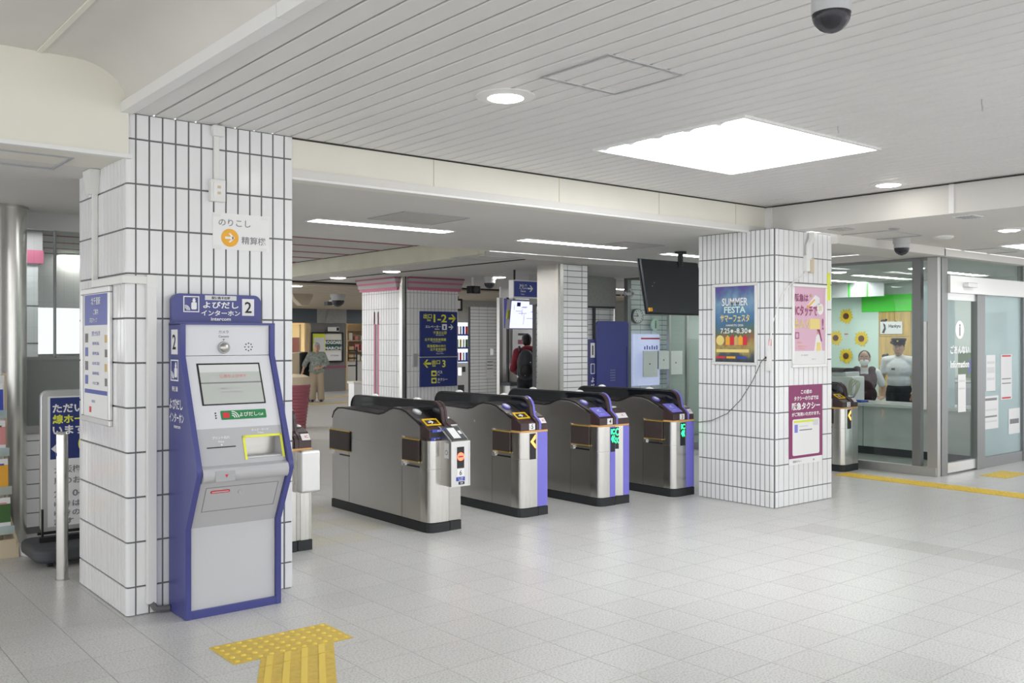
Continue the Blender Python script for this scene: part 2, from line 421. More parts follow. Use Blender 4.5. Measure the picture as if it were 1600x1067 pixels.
for k, mb in rest.items():
    if mb.f: tag(mb.build('floor_tiles', k, fl), kind='stuff')
# ================================================================== CEILINGS AND BEAMS
ZC, ZB = 2.815, 2.567
YOPEN = -1.6
cb = MB().box(1.66, YOPEN, ZC + 0.022, 7.62, 5.45, ZC + 0.30).build('ceiling', 'void')
struct(cb, 'white slatted metal ceiling over the concourse')
SP = 0.1198
sm = MB().prism([(0.0068, 0.022), (0.0068, 0.004), (0.0095, 0), (SP - 0.0095, 0), (SP - 0.0068, 0.004), (SP - 0.0068, 0.022)], 'y', YOPEN, 5.425).mesh('ceiling_slat', 'slat')
x = 2.751 - 9 * SP
while x < 7.5:
    link('ceiling_slat', sm, cb).location = (x, 0, ZC); x += SP
# left, higher plaster ceiling with a cove down to the slats
prof = [(1.63, ZC - 0.005), (1.63, 2.86)]
for k in range(9):
    t = math.radians(90 * k / 8); prof.append((1.36 + 0.27 * math.cos(t), 2.80 + 0.25 * math.sin(t) if False else 2.86 + 0.20 * math.sin(t)))
prof += [(-6, 3.06), (-6, 3.2), (1.66, 3.2), (1.66, ZC - 0.005)]
pc = MB().prism(prof, 'y', YOPEN, 5.40).build('ceiling', 'plaster', smooth=True)
struct(pc, 'smooth grey plaster ceiling with rounded cove at upper left')
MB().box(1.175, YOPEN, 3.052, 1.20, 5.39, 3.064).build('joint_strip', 'cream', pc)
for y0, y1 in ((YOPEN, 1.5), (1.505, 3.42), (3.425, 5.40)):
    MB().box(1.600, y0, ZC - 0.012, 1.668, y1, 2.862).build('edge_trim', 'white_trim', pc, bevel=0.004)
lb = MB().box(-6, 5.385, ZB, 1.643, 5.9, 3.06).build('ceiling_beam', 'cream'); struct(lb, 'cream painted beam left of the near tiled column')
MB().box(-6, 5.375, ZB - 0.012, 1.66, 5.42, ZB + 0.010).build('beam_lip', 'white_trim', lb)
mbm = MB().box(2.60, 5.435, ZB, 7.56, 5.62, ZC + 0.012).build('ceiling_beam', 'cream'); struct(mbm, 'long cream beam over the ticket gates between the two tiled columns')
MB().box(2.60, 5.425, ZB - 0.014, 7.50, 5.46, ZB + 0.008).build('beam_lip', 'white_trim', mbm)
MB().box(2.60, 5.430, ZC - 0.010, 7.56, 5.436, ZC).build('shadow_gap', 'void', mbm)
for xx in (3.72, 4.9, 6.05, 7.10):
    MB().box(xx, 5.4325, ZB, xx + 0.006, 5.4365, ZC - 0.01).build('beam_joint', 'cream_dull', mbm)
rb = MB().box(7.56, YOPEN, ZB, 7.78, 5.62, ZC + 0.03).build('ceiling_beam', 'ceil_white'); struct(rb, 'pale grey beam running over the concourse right of the far tiled column')
MB().box(7.548, 5.36, ZB, 7.562, 5.44, ZC).build('corner_cover', 'white_trim', rb)
MB().box(7.545, 3.62, ZB, 7.562, 3.66, ZC).build('conduit', 'white_trim', rb)
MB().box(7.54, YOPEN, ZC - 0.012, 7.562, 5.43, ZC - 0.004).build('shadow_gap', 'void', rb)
gc = MB().box(-6, 5.42, ZB + 0.001, 10.36, 8.52, ZB + 0.05).build('ceiling', 'ceil_white'); struct(gc, 'low white ceiling over the ticket gates')
rc = MB().box(7.60, YOPEN, ZB + 0.001, 17, 5.08, ZB + 0.05).build('ceiling', 'ceil_white'); struct(rc, 'low white ceiling in front of the information office')
struct(MB().box(8.20, 5.06, 2.48, 10.36, 5.60, 2.60).build('ceiling_beam', 'ceil_white'), 'shallow white bulkhead between the far column and the glass office')
oc = MB().box(10.34, 5.06, 2.48, 17, 10.3, 2.56).build('ceiling', 'ceil_white'); struct(oc, 'lower white ceiling over the office and gate side')
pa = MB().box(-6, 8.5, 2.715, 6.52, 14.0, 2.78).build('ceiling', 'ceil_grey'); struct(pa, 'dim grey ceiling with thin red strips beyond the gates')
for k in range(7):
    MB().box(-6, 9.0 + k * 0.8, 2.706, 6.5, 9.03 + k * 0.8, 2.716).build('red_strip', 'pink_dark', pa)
MB().box(-6, 8.50, ZB, 10.36, 8.53, 2.72).build('ceiling_step', 'ceil_white', gc)
cbm = MB().box(6.45, 8.53, 2.505, 6.62, 14.0, 2.72).build('ceiling_beam', 'cream_dull'); struct(cbm, 'yellowish beam crossing the ceiling beyond the gates')
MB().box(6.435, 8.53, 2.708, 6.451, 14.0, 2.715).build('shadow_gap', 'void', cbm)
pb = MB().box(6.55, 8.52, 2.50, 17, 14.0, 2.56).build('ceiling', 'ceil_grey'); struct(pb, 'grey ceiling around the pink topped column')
MB().box(7.12, 8.53, 2.492, 7.16, 14.0, 2.501).build('ceiling_joint', 'void', pb)
bs = MB().box(5.2, 14.0, 2.47, 20, 25.2, 2.6).build('ceiling', 'void'); struct(bs, 'beige slatted ceiling in front of the far shops')
sl = MB().box(5.2, 0, 0, 20, 0.25, 0.03).mesh('ceiling_slat', 'beige_slat')
for k in range(32): link('ceiling_slat', sl, bs).location = (0, 14.02 + k * 0.35, 2.44)
# hatches, vents and small ceiling discs
def hatch(name, label, x0, y0, x1, y1, z, t, m, parent, inner=None):
    o = MB()
    F = ((x0, y0, z), (1, 0, 0), (0, -1, 0))
    o.fring(F, 0, -(y1 - y0), x1 - x0, 0, t, 0, 0.006)
    r = o.build('access_frame', m, parent)
    if inner: MB().fbox(F, t, -(y1 - y0) + t, x1 - x0 - t, -t, 0, 0.003).build('access_panel', inner, parent)
    return r
hatch('', '', 2.95, 2.95, 3.47, 3.42, ZC, 0.020, 'alu', cb)
hatch('', '', 0.70, 5.62, 1.42, 6.08, ZB, 0.018, 'grey_plastic', gc)
hatch('', '', 4.05, 6.32, 4.70, 6.90, ZB, 0.012, 'grey_plastic', gc, 'ceil_grey')
a = ZP(945, 381, ZB); hatch('', '', a[0], a[1] - 0.3, a[0] + 0.62, a[1] + 0.25, ZB, 0.012, 'grey_plastic', gc, 'ceil_grey')
a = ZP(1375, 367, ZB); hatch('', '', a[0] - 0.3, a[1] - 0.25, a[0] + 0.35, a[1] + 0.25, ZB, 0.008, 'grey_plastic', rc)
a = ZP(1530, 393, ZB); hatch('', '', a[0] - 0.3, a[1] - 0.3, a[0] + 0.35, a[1] + 0.3, ZB, 0.008, 'grey_plastic', rc)
a = ZP(760, 402, 2.5); hatch('', '', a[0] - 0.3, a[1] - 0.3, a[0] + 0.3, a[1] + 0.3, 2.5, 0.015, 'grey_plastic', pb)
def disc_thing(name, label, cat, c, r, h, m, group=None):
    o = MB().lathe([(r * 0.7, -h), (r, -h * 0.5), (r, 0)], (0, 0, 0), 20).build(name, m, smooth=True); o.location = c
    return tag(o, label, cat, group)
a = ZP(1473, 369, ZB); disc_thing('ceiling_sensor', 'flat white round sensor on the low ceiling near the office', 'sensor', (a[0], a[1], ZB), 0.10, 0.03, 'white_plastic')
a = ZP(1397, 357, ZB); disc_thing('ceiling_sensor', 'small dull bronze disc on the low ceiling above the dome camera', 'sensor', (a[0], a[1], ZB), 0.05, 0.015, 'grey_trim')
a = ZP(1512, 338, ZB)
vt = thing('air_vent', 'small louvred air vent in the low ceiling at right', 'vent', (a[0], a[1], ZB))
MB().box(-0.09, -0.09, -0.006, 0.09, 0.09, 0).build('vent_frame', 'white_trim', vt)
for k in range(5): MB().box(-0.075, -0.07 + k * 0.03, -0.012, 0.075, -0.055 + k * 0.03, -0.006).build('louvre', 'grey_plastic', vt)
a = ZP(1290, 358, ZB)
vt = thing('air_vent', 'small flat air vent in the ceiling above the pink poster', 'vent', (a[0] + 0.1, a[1] - 0.1, ZB))
MB().box(-0.09, -0.09, -0.006, 0.09, 0.09, 0).build('vent_frame', 'grey_plastic', vt)
for k in range(5): MB().box(-0.075, -0.07 + k * 0.03, -0.012, 0.075, -0.055 + k * 0.03, -0.006).build('louvre', 'ceil_grey', vt)
# ================================================================== TILED COLUMNS
G = 0.0095
TC = {}
def tile_mesh(w, h, t=0.009):
    key = (round(w, 4), round(h, 4))
    if key not in TC:
        b = 0.0018; mb = MB()
        vs = [(-w / 2, t, -h / 2), (w / 2, t, -h / 2), (w / 2, t, h / 2), (-w / 2, t, h / 2),
              (-w / 2, b, -h / 2), (w / 2, b, -h / 2), (w / 2, b, h / 2), (-w / 2, b, h / 2),
              (-w / 2 + b, 0, -h / 2 + b), (w / 2 - b, 0, -h / 2 + b), (w / 2 - b, 0, h / 2 - b), (-w / 2 + b, 0, h / 2 - b)]
        fs = [(8, 9, 10, 11)]
        for i in range(4):
            j = (i + 1) % 4; fs += [(i, j, j + 4, i + 4), (i + 4, j + 4, j + 8, i + 8)]
        mb.add(vs, fs); TC[key] = mb.mesh('tile', 'tile')
    return TC[key]
def rows_of(z0, step, ztop):
    zs = [0.0]; z = z0
    while z < ztop - 0.02: zs.append(z); z += step
    zs.append(ztop); return zs
def tiled_column(label, x0, y0, x1, y1, zs, jx, jy, corner, hidden=None):
    """jx: joint positions on the -Y face (x), jy: joint positions on the -X face (y)"""
    ztop = zs[-1]
    core = MB().box(x0 + 0.007, y0 + 0.007, 0, x1 - 0.007, y1 - 0.007, ztop).build('tiled_column', 'grout'); struct(core, label)
    hid = MB()
    def put(m, loc, rz, hide, w, h):
        if hide:
            c, s = math.cos(rz), math.sin(rz)
            hid.add([(loc[0] + p[0] * c - p[1] * s, loc[1] + p[0] * s + p[1] * c, loc[2] + p[2]) for p in [v.co for v in m.vertices]], [tuple(p.vertices) for p in m.polygons])
        else:
            o = link('tile', m, core); o.location = loc; o.rotation_euler = (0, 0, rz)
    for i in range(len(zs) - 1):
        za, zb = zs[i] + G / 2, zs[i + 1] - G / 2
        if zb - za < 0.015: continue
        zc = (za + zb) / 2; h = zb - za
        for a, b in zip(jx, jx[1:]):
            put(tile_mesh(b - a - G, h), ((a + b) / 2, y0, zc), 0, hidden and hidden((a + b) / 2, zc), b - a, h)
        for a, b in zip(jy, jy[1:]):
            put(tile_mesh(b - a - G, h), (x0, (a + b) / 2, zc), -math.pi / 2, False, b - a, h)
        n = 11                                                     # hidden +X and +Y faces: joined
        for k in range(n):
            wx = (x1 - x0) / n; wy = (y1 - y0) / n
            put(tile_mesh(wx - G, h), (x0 + (k + .5) * wx, y1, zc), math.pi, True, wx, h)
            put(tile_mesh(wy - G, h), (x1, y0 + (k + .5) * wy, zc), math.pi / 2, True, wy, h)
        # rounded corner tile
        r = corner; pts = [(x0, jy[0] - G / 2)]
        for k in range(6):
            t = math.radians(180 + 90 * k / 5); pts.append((x0 + r + r * math.cos(t), y0 + r + r * math.sin(t)))
        pts.append((jx[0] - G / 2, y0))
        pts += [(jx[0] - G / 2, y0 + 0.012), (x0 + 0.012, y0 + 0.012), (x0 + 0.012, jy[0] - G / 2)]
        MB().prism(pts, 'z', za, zb).build('corner_tile', 'tile', core, smooth=True)
    if hid.f: tag(hid.build('tiles', 'tile', core), kind='stuff')
    return core
def lin(a, b, n): return [a + (b - a) * k / n for k in range(n + 1)]
NCX0, NCY0, NCX1, NCY1 = 1.640, 5.410, 2.642, 6.37
ZS1 = rows_of(0.161, 0.2511, ZC)
near_col = tiled_column('white tiled column behind the blue intercom kiosk', NCX0, NCY0, NCX1, NCY1, ZS1,
    lin(1.690, 2.586, 12) + [2.642], lin(NCY0 + 0.045, NCY1, 14), 0.022,
    hidden=lambda x, z: (1.88 < x < 2.44 and 0 < z < 1.55) or (1.95 < x < 2.38 and 1.55 <= z < 1.70))
FCX0, FCY0, FCX1, FCY1 = 7.285, 5.135, 8.215, 6.025
ZS2 = rows_of(0.148, 0.2415, ZB)
far_col = tiled_column('white tiled column carrying three posters right of the gates', FCX0, FCY0, FCX1, FCY1, ZS2,
    lin(7.345, 8.215, 11), lin(FCY0 + 0.06, FCY1, 16), 0.04)
# ------------------------------------------------------------------ steel clad column with a narrow tiled face
SX, SY = 7.90, 8.74
sc_ = MB().box(SX + 0.02, SY + 0.02, 0, SX + 0.50, SY + 0.43, ZB + 0.1).build('steel_column', 'grout'); struct(sc_, 'steel clad column with narrow white tiled side beyond the gates')
MB().box(SX, SY + 0.03, 0, SX + 0.03, SY + 0.44, ZB + 0.1).build('steel_cladding', 'steel_bright', sc_)
MB().box(SX, SY - 0.005, 0, SX + 0.055, SY + 0.022, ZB + 0.1).build('corner_strip', 'steel', sc_)
zz = 0.0
while zz < 2.6:
    for a, b in ((0.065, 0.135), (0.135, 0.385)):
        o = link('tile', tile_mesh(b - a - 0.007, 0.070), sc_); o.location = (SX + (a + b) / 2, SY + 0.010, zz + 0.04)
    o = link('edge_tile', tile_mesh(0.09, 0.070), sc_); o.location = (SX + 0.435, SY + 0.006, zz + 0.04)
    zz += 0.078
# ------------------------------------------------------------------ pink topped column
PX, PY, PX1, PY1 = 7.68, 12.05, 8.72, 13.25
pk = MB().box(PX + 0.01, PY + 0.01, 0, PX1, PY1, 2.5).build('tiled_column', 'grout_light'); struct(pk, 'white tiled column with pink banded capital beyond the gates')
for face in (0, 1):
    tl = MB(); n = 15
    zrow = rows_of(0.10, 0.24, 2.32)
    for i in range(len(zrow) - 1):
        for k in range(n):
            L = (PX1 - PX - 0.08) if face else (PY1 - PY - 0.08)
            a = 0.08 + L * k / n + 0.005; b = 0.08 + L * (k + 1) / n - 0.005
            F = FY(PX, PY + 0.01, 0) if face else FX(PX + 0.01, PY, 0)
            if face: tl.fbox(F, a, zrow[i] + 0.004, b, zrow[i + 1] - 0.004, 0, 0.01)
            elif k not in (8, 9) or i > 7: tl.fbox(F, -b, zrow[i] + 0.004, -a, zrow[i + 1] - 0.004, 0, 0.01)
    tag(tl.build('tiles', 'tile', pk), kind='stuff')
for y in (12.72, 12.84): MB().box(PX, y, 0, PX + 0.012, y + 0.045, 1.98).build('pink_stripe', 'pink_trim', pk)
MB().box(PX - 0.006, PY - 0.006, 0, PX + 0.075, PY + 0.075, 2.5).build('corner_strip', 'steel_bright', pk)
MB().box(PX + 0.045, PY - 0.009, 0, PX + 0.062, PY, 2.5).build('corner_groove', 'black', pk)
for z0, z1, o_, m in ((2.30, 2.345, 0.03, 'pink_trim'), (2.345, 2.40, 0.045, 'grey_trim'), (2.40, 2.43, 0.055, 'pink_trim'), (2.43, 2.475, 0.065, 'grey_trim'), (2.475, 2.50, 0.075, 'pink_dark')):
    MB().box(PX - o_, PY + 0.10, z0, PX + 0.02, PY1 + o_, z1).build('capital_band', m, pk)
    MB().box(PX + 0.10, PY - o_, z0, PX1 + o_, PY + 0.02, z1).build('capital_band', m, pk)
# ================================================================== LAMPS
def light_panel(label, x0, y0, x1, y1, z, n=5):
    t = thing('ceiling_light', label, 'light', ((x0 + x1) / 2, (y0 + y1) / 2, z), 0)
    w, h = (x1 - x0) / 2, (y1 - y0) / 2
    f = MB(); F = ((0, 0, 0), (1, 0, 0), (0, -1, 0))
    f.fring(F, -w - 0.02, -h - 0.02, w + 0.02, h + 0.02, 0.022, -0.02, 0.012); f.build('frame', 'white_trim', t)
    MB().box(-w, -h, 0.0, w, h, 0.015).build('back_plate', 'paper_grey', t)
    for k in range(n):
        a = -h + 2 * h * k / n + 0.014; b = -h + 2 * h * (k + 1) / n - 0.014
        MB().prism([(-w + 0.004, a), (w - 0.004, a), (w - 0.004, b), (-w + 0.085, b), (-w + 0.025, (a + b) / 2)], 'z', -0.004, 0.0).build('diffuser', 'lamp_panel', t)
    return t
light_panel('large square ceiling light of five glowing diffuser strips', 4.375, 3.29, 5.80, 4.48, ZC - 0.002)
a = ZP(1600, 384, ZB)
light_panel('square ceiling light cut by the right edge of the photograph', a[0] - 0.30, a[1] - 0.72, a[0] + 0.30, a[1] + 0.12, ZB - 0.002, 3)
def line_light(label, x0, y0, x1, y1, z):
    t = thing('linear_light', label, 'light', ((x0 + x1) / 2, (y0 + y1) / 2, z), 0, None)
    w, h = (x1 - x0) / 2, (y1 - y0) / 2
    f = MB(); F = ((0, 0, 0), (1, 0, 0), (0, -1, 0)); f.fring(F, -w - 0.012, -h - 0.012, w + 0.012, h + 0.012, 0.014, -0.01, 0.006); f.build('frame', 'white_trim', t)
    MB().box(-w, -h, -0.003, w, h, 0.012).build('diffuser', 'lamp_line', t)
line_light('long strip light in the gate ceiling nearest the intercom column', 3.73, 7.18, 5.15, 7.37, ZB)
line_light('long strip light in the gate ceiling above gate four', 6.12, 7.26, 7.58, 7.44, ZB)
a = ZP(1036, 396, ZB); b = ZP(1092, 399, ZB)
line_light('short strip light above the hanging black monitor', a[0], a[1] - 0.10, a[0] + 1.42, a[1] + 0.06, ZB)
def downlight(label, x, y, z, r=0.085, ring=0.155, group=None):
    t = thing('downlight', label, 'light', (x, y, z), 0, group)
    MB().lathe([(ring, 0.0), (ring, -0.006), (r + 0.01, -0.014), (r + 0.008, 0.0)], (0, 0, 0), 28).build('trim_ring', 'white_plastic', t, smooth=True)
    MB().lathe([(r, -0.002), (r, -0.016), (r * 0.9, -0.020)], (0, 0, 0), 24).build('lens', 'lamp_down', t, smooth=True)
a = ZP(790, 150, ZC); downlight('round downlight with wide white ring nearest the camera', a[0], a[1], ZC)
a = ZP(1388, 287, ZC); downlight('round downlight in the slatted ceiling beside the right beam', a[0], a[1], ZC, 0.085, 0.14)
a = ZP(1577, 358, ZB); downlight('round downlight in the low ceiling at the right edge', a[0], a[1], ZB, 0.08, 0.14)
for (u, v, lab) in ((612, 423, 'small downlight just above the pink capital'), (528, 433, 'small downlight left of the pink topped column'), (461, 440, 'small downlight cut by the near tiled column')):
    a = ZP(u, v, 2.5); downlight(lab, a[0], a[1], 2.50 if a[0] > 6.6 and a[1] < 14 else 2.44, 0.11, 0.13)
for (u, v, lab) in ((90, 402, 'larger downlight seen through the left window wall'), (54, 414, 'smaller downlight seen through the left window wall')):
    a = ZP(u, v, 2.715); downlight(lab, a[0], min(a[1], 13.8), 2.705, 0.13, 0.16)
a = ZP(779, 432, 2.5); downlight('small downlight behind the black dome camera', a[0], min(a[1], 13.8), 2.50, 0.10, 0.12)
# ================================================================== TICKET GATES
def gate(label, X, Y, num, style, accent='purple', W=0.31, L=1.60, two=False, band=True):
    t = thing('ticket_gate', label, 'ticket gate', (X, Y, 0), 0, 'automatic ticket gates in a row')
    BW = 0.175                                                    # width of the reader half
    # plinth
    def nose(x0, x1, y0, y1, r): return [(x0, y1), (x0, y0 + r)] + [(x0 + r - r * math.cos(math.radians(q)), y0 + r - r * math.sin(math.radians(q))) for q in (22, 45, 68, 90)] + [(x1, y0), (x1, y1)]
    MB().prism(nose(-0.006, BW + 0.02, -0.006, L, 0.07), 'z', 0, 0.075).build('plinth', 'rubber', t)
    MB().box(BW + 0.03, 0.0, 0, W + 0.004, L, 0.075).build('plinth', 'rubber', t)
    # steel body and its side panels
    top = [(0.13, 0.74), (0.13, 0.855), (0.22, 0.895), (0.34, 0.945), (0.42, 0.962), (0.54, 0.965), (0.61, 0.950), (0.70, 0.915), (0.78, 0.900), (1.40, 0.918), (1.50, 0.912), (1.56, 0.88), (1.595, 0.82), (1.60, 0.74)]
    MB().prism([(0.13, 0.08)] + top + [(1.60, 0.08)], 'x', 0.006, BW).build('body', 'steel_dark', t)
    sp = 0.003
    pan = [[(0.125 + sp, 0.08), (0.40, 0.08), (0.40, 0.53), (0.125 + sp, 0.53)],
           [(0.125 + sp, 0.535), (0.40, 0.535), (0.40, 0.75), (0.125 + sp, 0.75)],
           [(0.405, 0.08), (1.28, 0.08), (1.28, 0.655), (0.405, 0.655)],
           [(1.285, 0.08), (1.597, 0.08), (1.597, 0.72), (1.285, 0.72)],
           [(0.405, 0.66), (1.28, 0.66), (1.28, 0.725), (1.597, 0.725), (1.592, 0.82), (1.556, 0.875), (1.50, 0.905), (1.40, 0.911), (0.78, 0.893), (0.70, 0.908), (0.61, 0.943), (0.54, 0.958), (0.42, 0.955), (0.34, 0.938), (0.22, 0.888), (0.135, 0.850), (0.135, 0.755), (0.405, 0.755)]]
    for p in pan: MB().prism(p, 'x', 0.0, 0.007).build('side_panel', 'steel_dark', t)
    cs = MB(); cs.band([(y, z) for y, z in top[1:13]], 0.014, 'x', -0.002, BW); cs.build('top_cover', 'cover_dark', t)
    # rounded steel front of the reader half
    MB().prism(nose(0.0, BW + 0.015, 0.0, 0.128, 0.065), 'z', 0.08, 0.735).build('front_shell', 'steel_bright', t, smooth=True)
    MB().prism(nose(-0.001, BW + 0.016, -0.001, 0.13, 0.065), 'z', 0.505, 0.508).build('shell_seam', 'steel_dark', t)
    if band: MB().prism(nose(-0.001, W, -0.002, 0.13, 0.065), 'z', 0.735, 0.752).build('orange_band', 'orange_line', t)
    else: MB().prism(nose(-0.001, W, -0.002, 0.13, 0.065), 'z', 0.735, 0.752).build('shell_cap', 'brown', t)
    # brown nose with the card reader
    MB().prism([(0.004, 0.752), (0.004, 0.815), (0.050, 0.838), (0.085, 0.868), (0.20, 0.905), (0.20, 0.752)], 'x', 0.004, BW).build('reader_nose', 'brown', t, bevel=0.006)
    S = Vector((0, 0.115, 0.0655)).normalized()
    F = ((0.02, 0.060, 0.8495), (1, 0, 0), tuple(S))
    if style == 'ic':
        MB().fbox(F, -0.012, -0.045, BW - 0.035, 0.105, 0.003, 0.008).build('reader_pad', accent, t)
        write(F, [('IC', 0.06, 0.05, 0.035, 'C'), ('タッチ', 0.06, -0.01, 0.016, 'C')], 'ink_white', t, 0.0095)
    else:
        MB().fring(F, -0.005, 0.0, BW - 0.04, 0.09, 0.010, 0.004, 0.012).build('reader_ring', 'yellow_ring', t)
        arw = MB(); arrow(arw, F, 0.06, 0.045, 0.05, 1, 0.008, 0.010); arw.build('reader_arrow', 'ink_white', t)
    S2 = Vector((0, 0.12, 0.05)).normalized(); F2 = ((0.06, 0.30, 0.945), (1, 0, 0), tuple(S2))
    MB().fdisc(F2, 0.02, 0.0, 0.045, -0.01, 0.012, 20, 0.75).build('passage_lamp', 'purple' if accent == 'purple' else 'grey_plastic', t)
    MB().fdisc(F2, 0.02, 0.0, 0.028, 0.012, 0.015, 20, 0.75).build('lamp_lens', 'paper_grey', t)
    # spine with smoked glass hood
    xs0, xs1 = BW + 0.005, BW + 0.035
    hood = [(0.105, 0.76), (0.105, 0.93)] + [(0.205 - 0.10 * math.cos(math.radians(q)), 0.925 + 0.10 * math.sin(math.radians(q))) for q in (18, 36, 54, 72, 90)] + [(1.46, 1.02)] + [(1.46 + 0.10 * math.sin(math.radians(q)), 0.925 + 0.095 * math.cos(math.radians(q))) for q in (22, 45, 68, 90)] + [(1.56, 0.76)]
    MB().prism(hood, 'x', xs0, xs1).build('hood_glass', 'black_glass', t)
    path = [(0.0, 0.752), (0.0, 0.815), (0.030, 0.845), (0.072, 0.872), (0.085, 0.93)] + [(0.195 - 0.11 * math.cos(math.radians(q)), 0.925 + 0.115 * math.sin(math.radians(q))) for q in (18, 36, 54, 72, 90)]
    ed = MB(); ed.band([(y, z) for y, z in path], -0.018, 'x', xs0 - 0.002, xs1); ed.build('hood_edge', 'brown', t)
    ed = MB(); ed.band([(y - 0.004, z + 0.003) for y, z in path], -0.018, 'x', xs1, xs1 + 0.022); ed.build('hood_stripe', accent, t)
    ed = MB(); ed.band([path[-1]] + [(1.46, 1.034)] + [(1.46 + 0.115 * math.sin(math.radians(q)), 0.924 + 0.11 * math.cos(math.radians(q))) for q in (22, 45, 68, 90)], -0.013, 'x', xs0 - 0.004, xs1 + 0.010); ed.build('hood_rim', 'black', t)
    for y in (0.52, 1.22): MB().ball((xs1 + 0.02, y, 1.028), (0.030, 0.055, 0.026)).build('indicator_dome', 'white_plastic', t, smooth=True)
    # far half facing the other lane
    x2 = xs1 + 0.024
    MB().box(x2 - 0.05, 0.06, 0.08, W, L, 0.735).build('rear_body', 'steel', t)
    MB().prism([(0.004, 0.752), (0.004, 0.80), (0.06, 0.865), (0.14, 0.893), (0.30, 0.893), (0.34, 0.86), (1.55, 0.85), (1.58, 0.74), (0.004, 0.74)], 'x', x2, W - 0.002).build('rear_cover', 'brown', t)
    S = Vector((0, 0.056, 0.065)).normalized(); F = ((x2 + 0.004, 0.008, 0.8045), (1, 0, 0), tuple(S))
    st = MB().fbox(F, 0.006, 0.004, W - x2 - 0.008, 0.062, 0.0, 0.0015).build('ic_sticker', 'paper', t)
    write(F, [('IC', (W - x2) * 0.58, 0.034, 0.022, 'C')], 'ink_red', st, 0.003)
    MB().ball(((x2 + W) / 2, 0.17, 0.900), ((W - x2) * 0.42, 0.05, 0.012)).build('rear_lamp', 'white_plastic', t, smooth=True)
    # front plates and the display
    FF = FY(0, 0, 0)
    if not two:
        MB().fbox(FF, BW + 0.016, 0.08, W - 0.002, 0.735, -0.06, 0.002).build('front_plate', accent if accent == 'purple' else 'steel', t, bevel=0.003)
        dx0, dx1 = BW - 0.072, BW - 0.004
        dz0 = 0.50
    else:
        MB().fbox(FF, BW - 0.045, 0.08, BW + 0.022, 0.735, -0.06, 0.003).build('front_plate', accent, t)
        MB().fbox(FF, BW + 0.025, 0.08, BW + 0.042, 0.735, -0.10, -0.06).build('front_groove', 'steel_dark', t)
        MB().prism([(BW + 0.030, 0.03), (W - 0.085, -0.004), (W - 0.085, 0.06), (BW + 0.030, 0.06)], 'z', 0.08, 0.735).build('angled_plate', 'steel_bright', t)
        MB().fbox(FF, W - 0.082, 0.08, W - 0.002, 0.735, -0.06, 0.006).build('front_plate', accent, t, bevel=0.004)
        F3v = Vector((W - 0.085 - BW - 0.03, -0.034, 0)).normalized(); F3 = ((BW + 0.030, 0.030, 0.50), tuple(F3v), (0, 0, 1))
        dd = MB().fbox(F3, 0.004, 0.02, 0.055, 0.225, 0.0, 0.003).build('display', 'black', t)
        write(F3, [('IC', 0.03, 0.18, 0.07, 'C', 0.042), ('<<', 0.03, 0.10, 0.06, 'C', 0.042)], 'led_green', dd, 0.0045)
        dx0, dx1 = BW - 0.040, BW + 0.018
        dz0 = 0.50
    if style != 'qr': dp = MB().fbox(FF, dx0, dz0, dx1, 0.725, -0.02, 0.0045).build('display', 'black', t)
    cxd = (dx0 + dx1) / 2; wd = dx1 - dx0
    if style == 'ticket':
        MB().fprism(FF, [(cxd + wd * .40, 0.715), (cxd - wd * .42, 0.655), (cxd + wd * .40, 0.595), (cxd + wd * .40, 0.628), (cxd - wd * .02, 0.655), (cxd + wd * .40, 0.682)], 0.0045, 0.0065).build('arrow_light', 'led_orange', dp)
    elif style == 'ic':
        write(FF, [('IC', cxd, 0.688, 0.05, 'C', wd * 0.82)], 'led_green', dp, 0.006, bold=2)
        ch = MB()
        for k in range(2):
            xq = cxd - wd * .38 + k * wd * .36
            ch.fprism(FF, [(xq + wd * .36, 0.655), (xq, 0.62), (xq + wd * .36, 0.585), (xq + wd * .36, 0.605), (xq + wd * .2, 0.62), (xq + wd * .36, 0.635)], 0.0045, 0.0065)
        ch.build('arrow_light', 'led_green', dp)
    if num:
        np_ = MB().fbox(FY(0, 0.004, 0), BW - 0.078, 0.757, BW - 0.012, 0.812, 0, 0.0060).build('number_plate', 'paper', t)
        write(FY(0, 0.004, 0), [(num, BW - 0.045, 0.785, 0.040, 'C')], 'ink', np_, 0.0075)
    # flap doors parked against the side
    def flap(y0, y1, z0, z1):
        FS = FX(0, 0, 0)
        f = MB().fbox(FS, -y1, z0, -y0, z1, 0.004, 0.020).build('flap', 'brown_pad', t, bevel=0.004)
        MB().fbox(FS, -y1, z1 - 0.002, -y0, z1 + 0.006, 0.004, 0.022).build('flap_edge', 'gold', f); MB().fbox(FS, -y1, z0 - 0.006, -y0, z0 + 0.002, 0.004, 0.022).build('flap_edge', 'gold', f)
        h = MB(); h.fbox(FS, -y1 - 0.014, z0 - 0.04, -y1 - 0.002, z1 + 0.015, 0.0, 0.012); h.fbox(FS, -y1 - 0.012, z0 - 0.05, -y1 + 0.03, z0 - 0.014, 0.0, 0.018); h.build('hinge', 'chrome', f)
        MB().fbox(FS, -y0 - 0.20, z0 - 0.050, -y0 - 0.01, z0 - 0.036, 0.0, 0.0012).build('slot', 'black', f)
    flap(0.128, 0.375, 0.56, 0.735)
    flap(1.26, 1.62, 0.54, 0.715)
    MB().cyl((-0.004, 0.66, 0.80), (0.004, 0.66, 0.80), 0.013, n=14).build('lock', 'chrome', t)
    return t
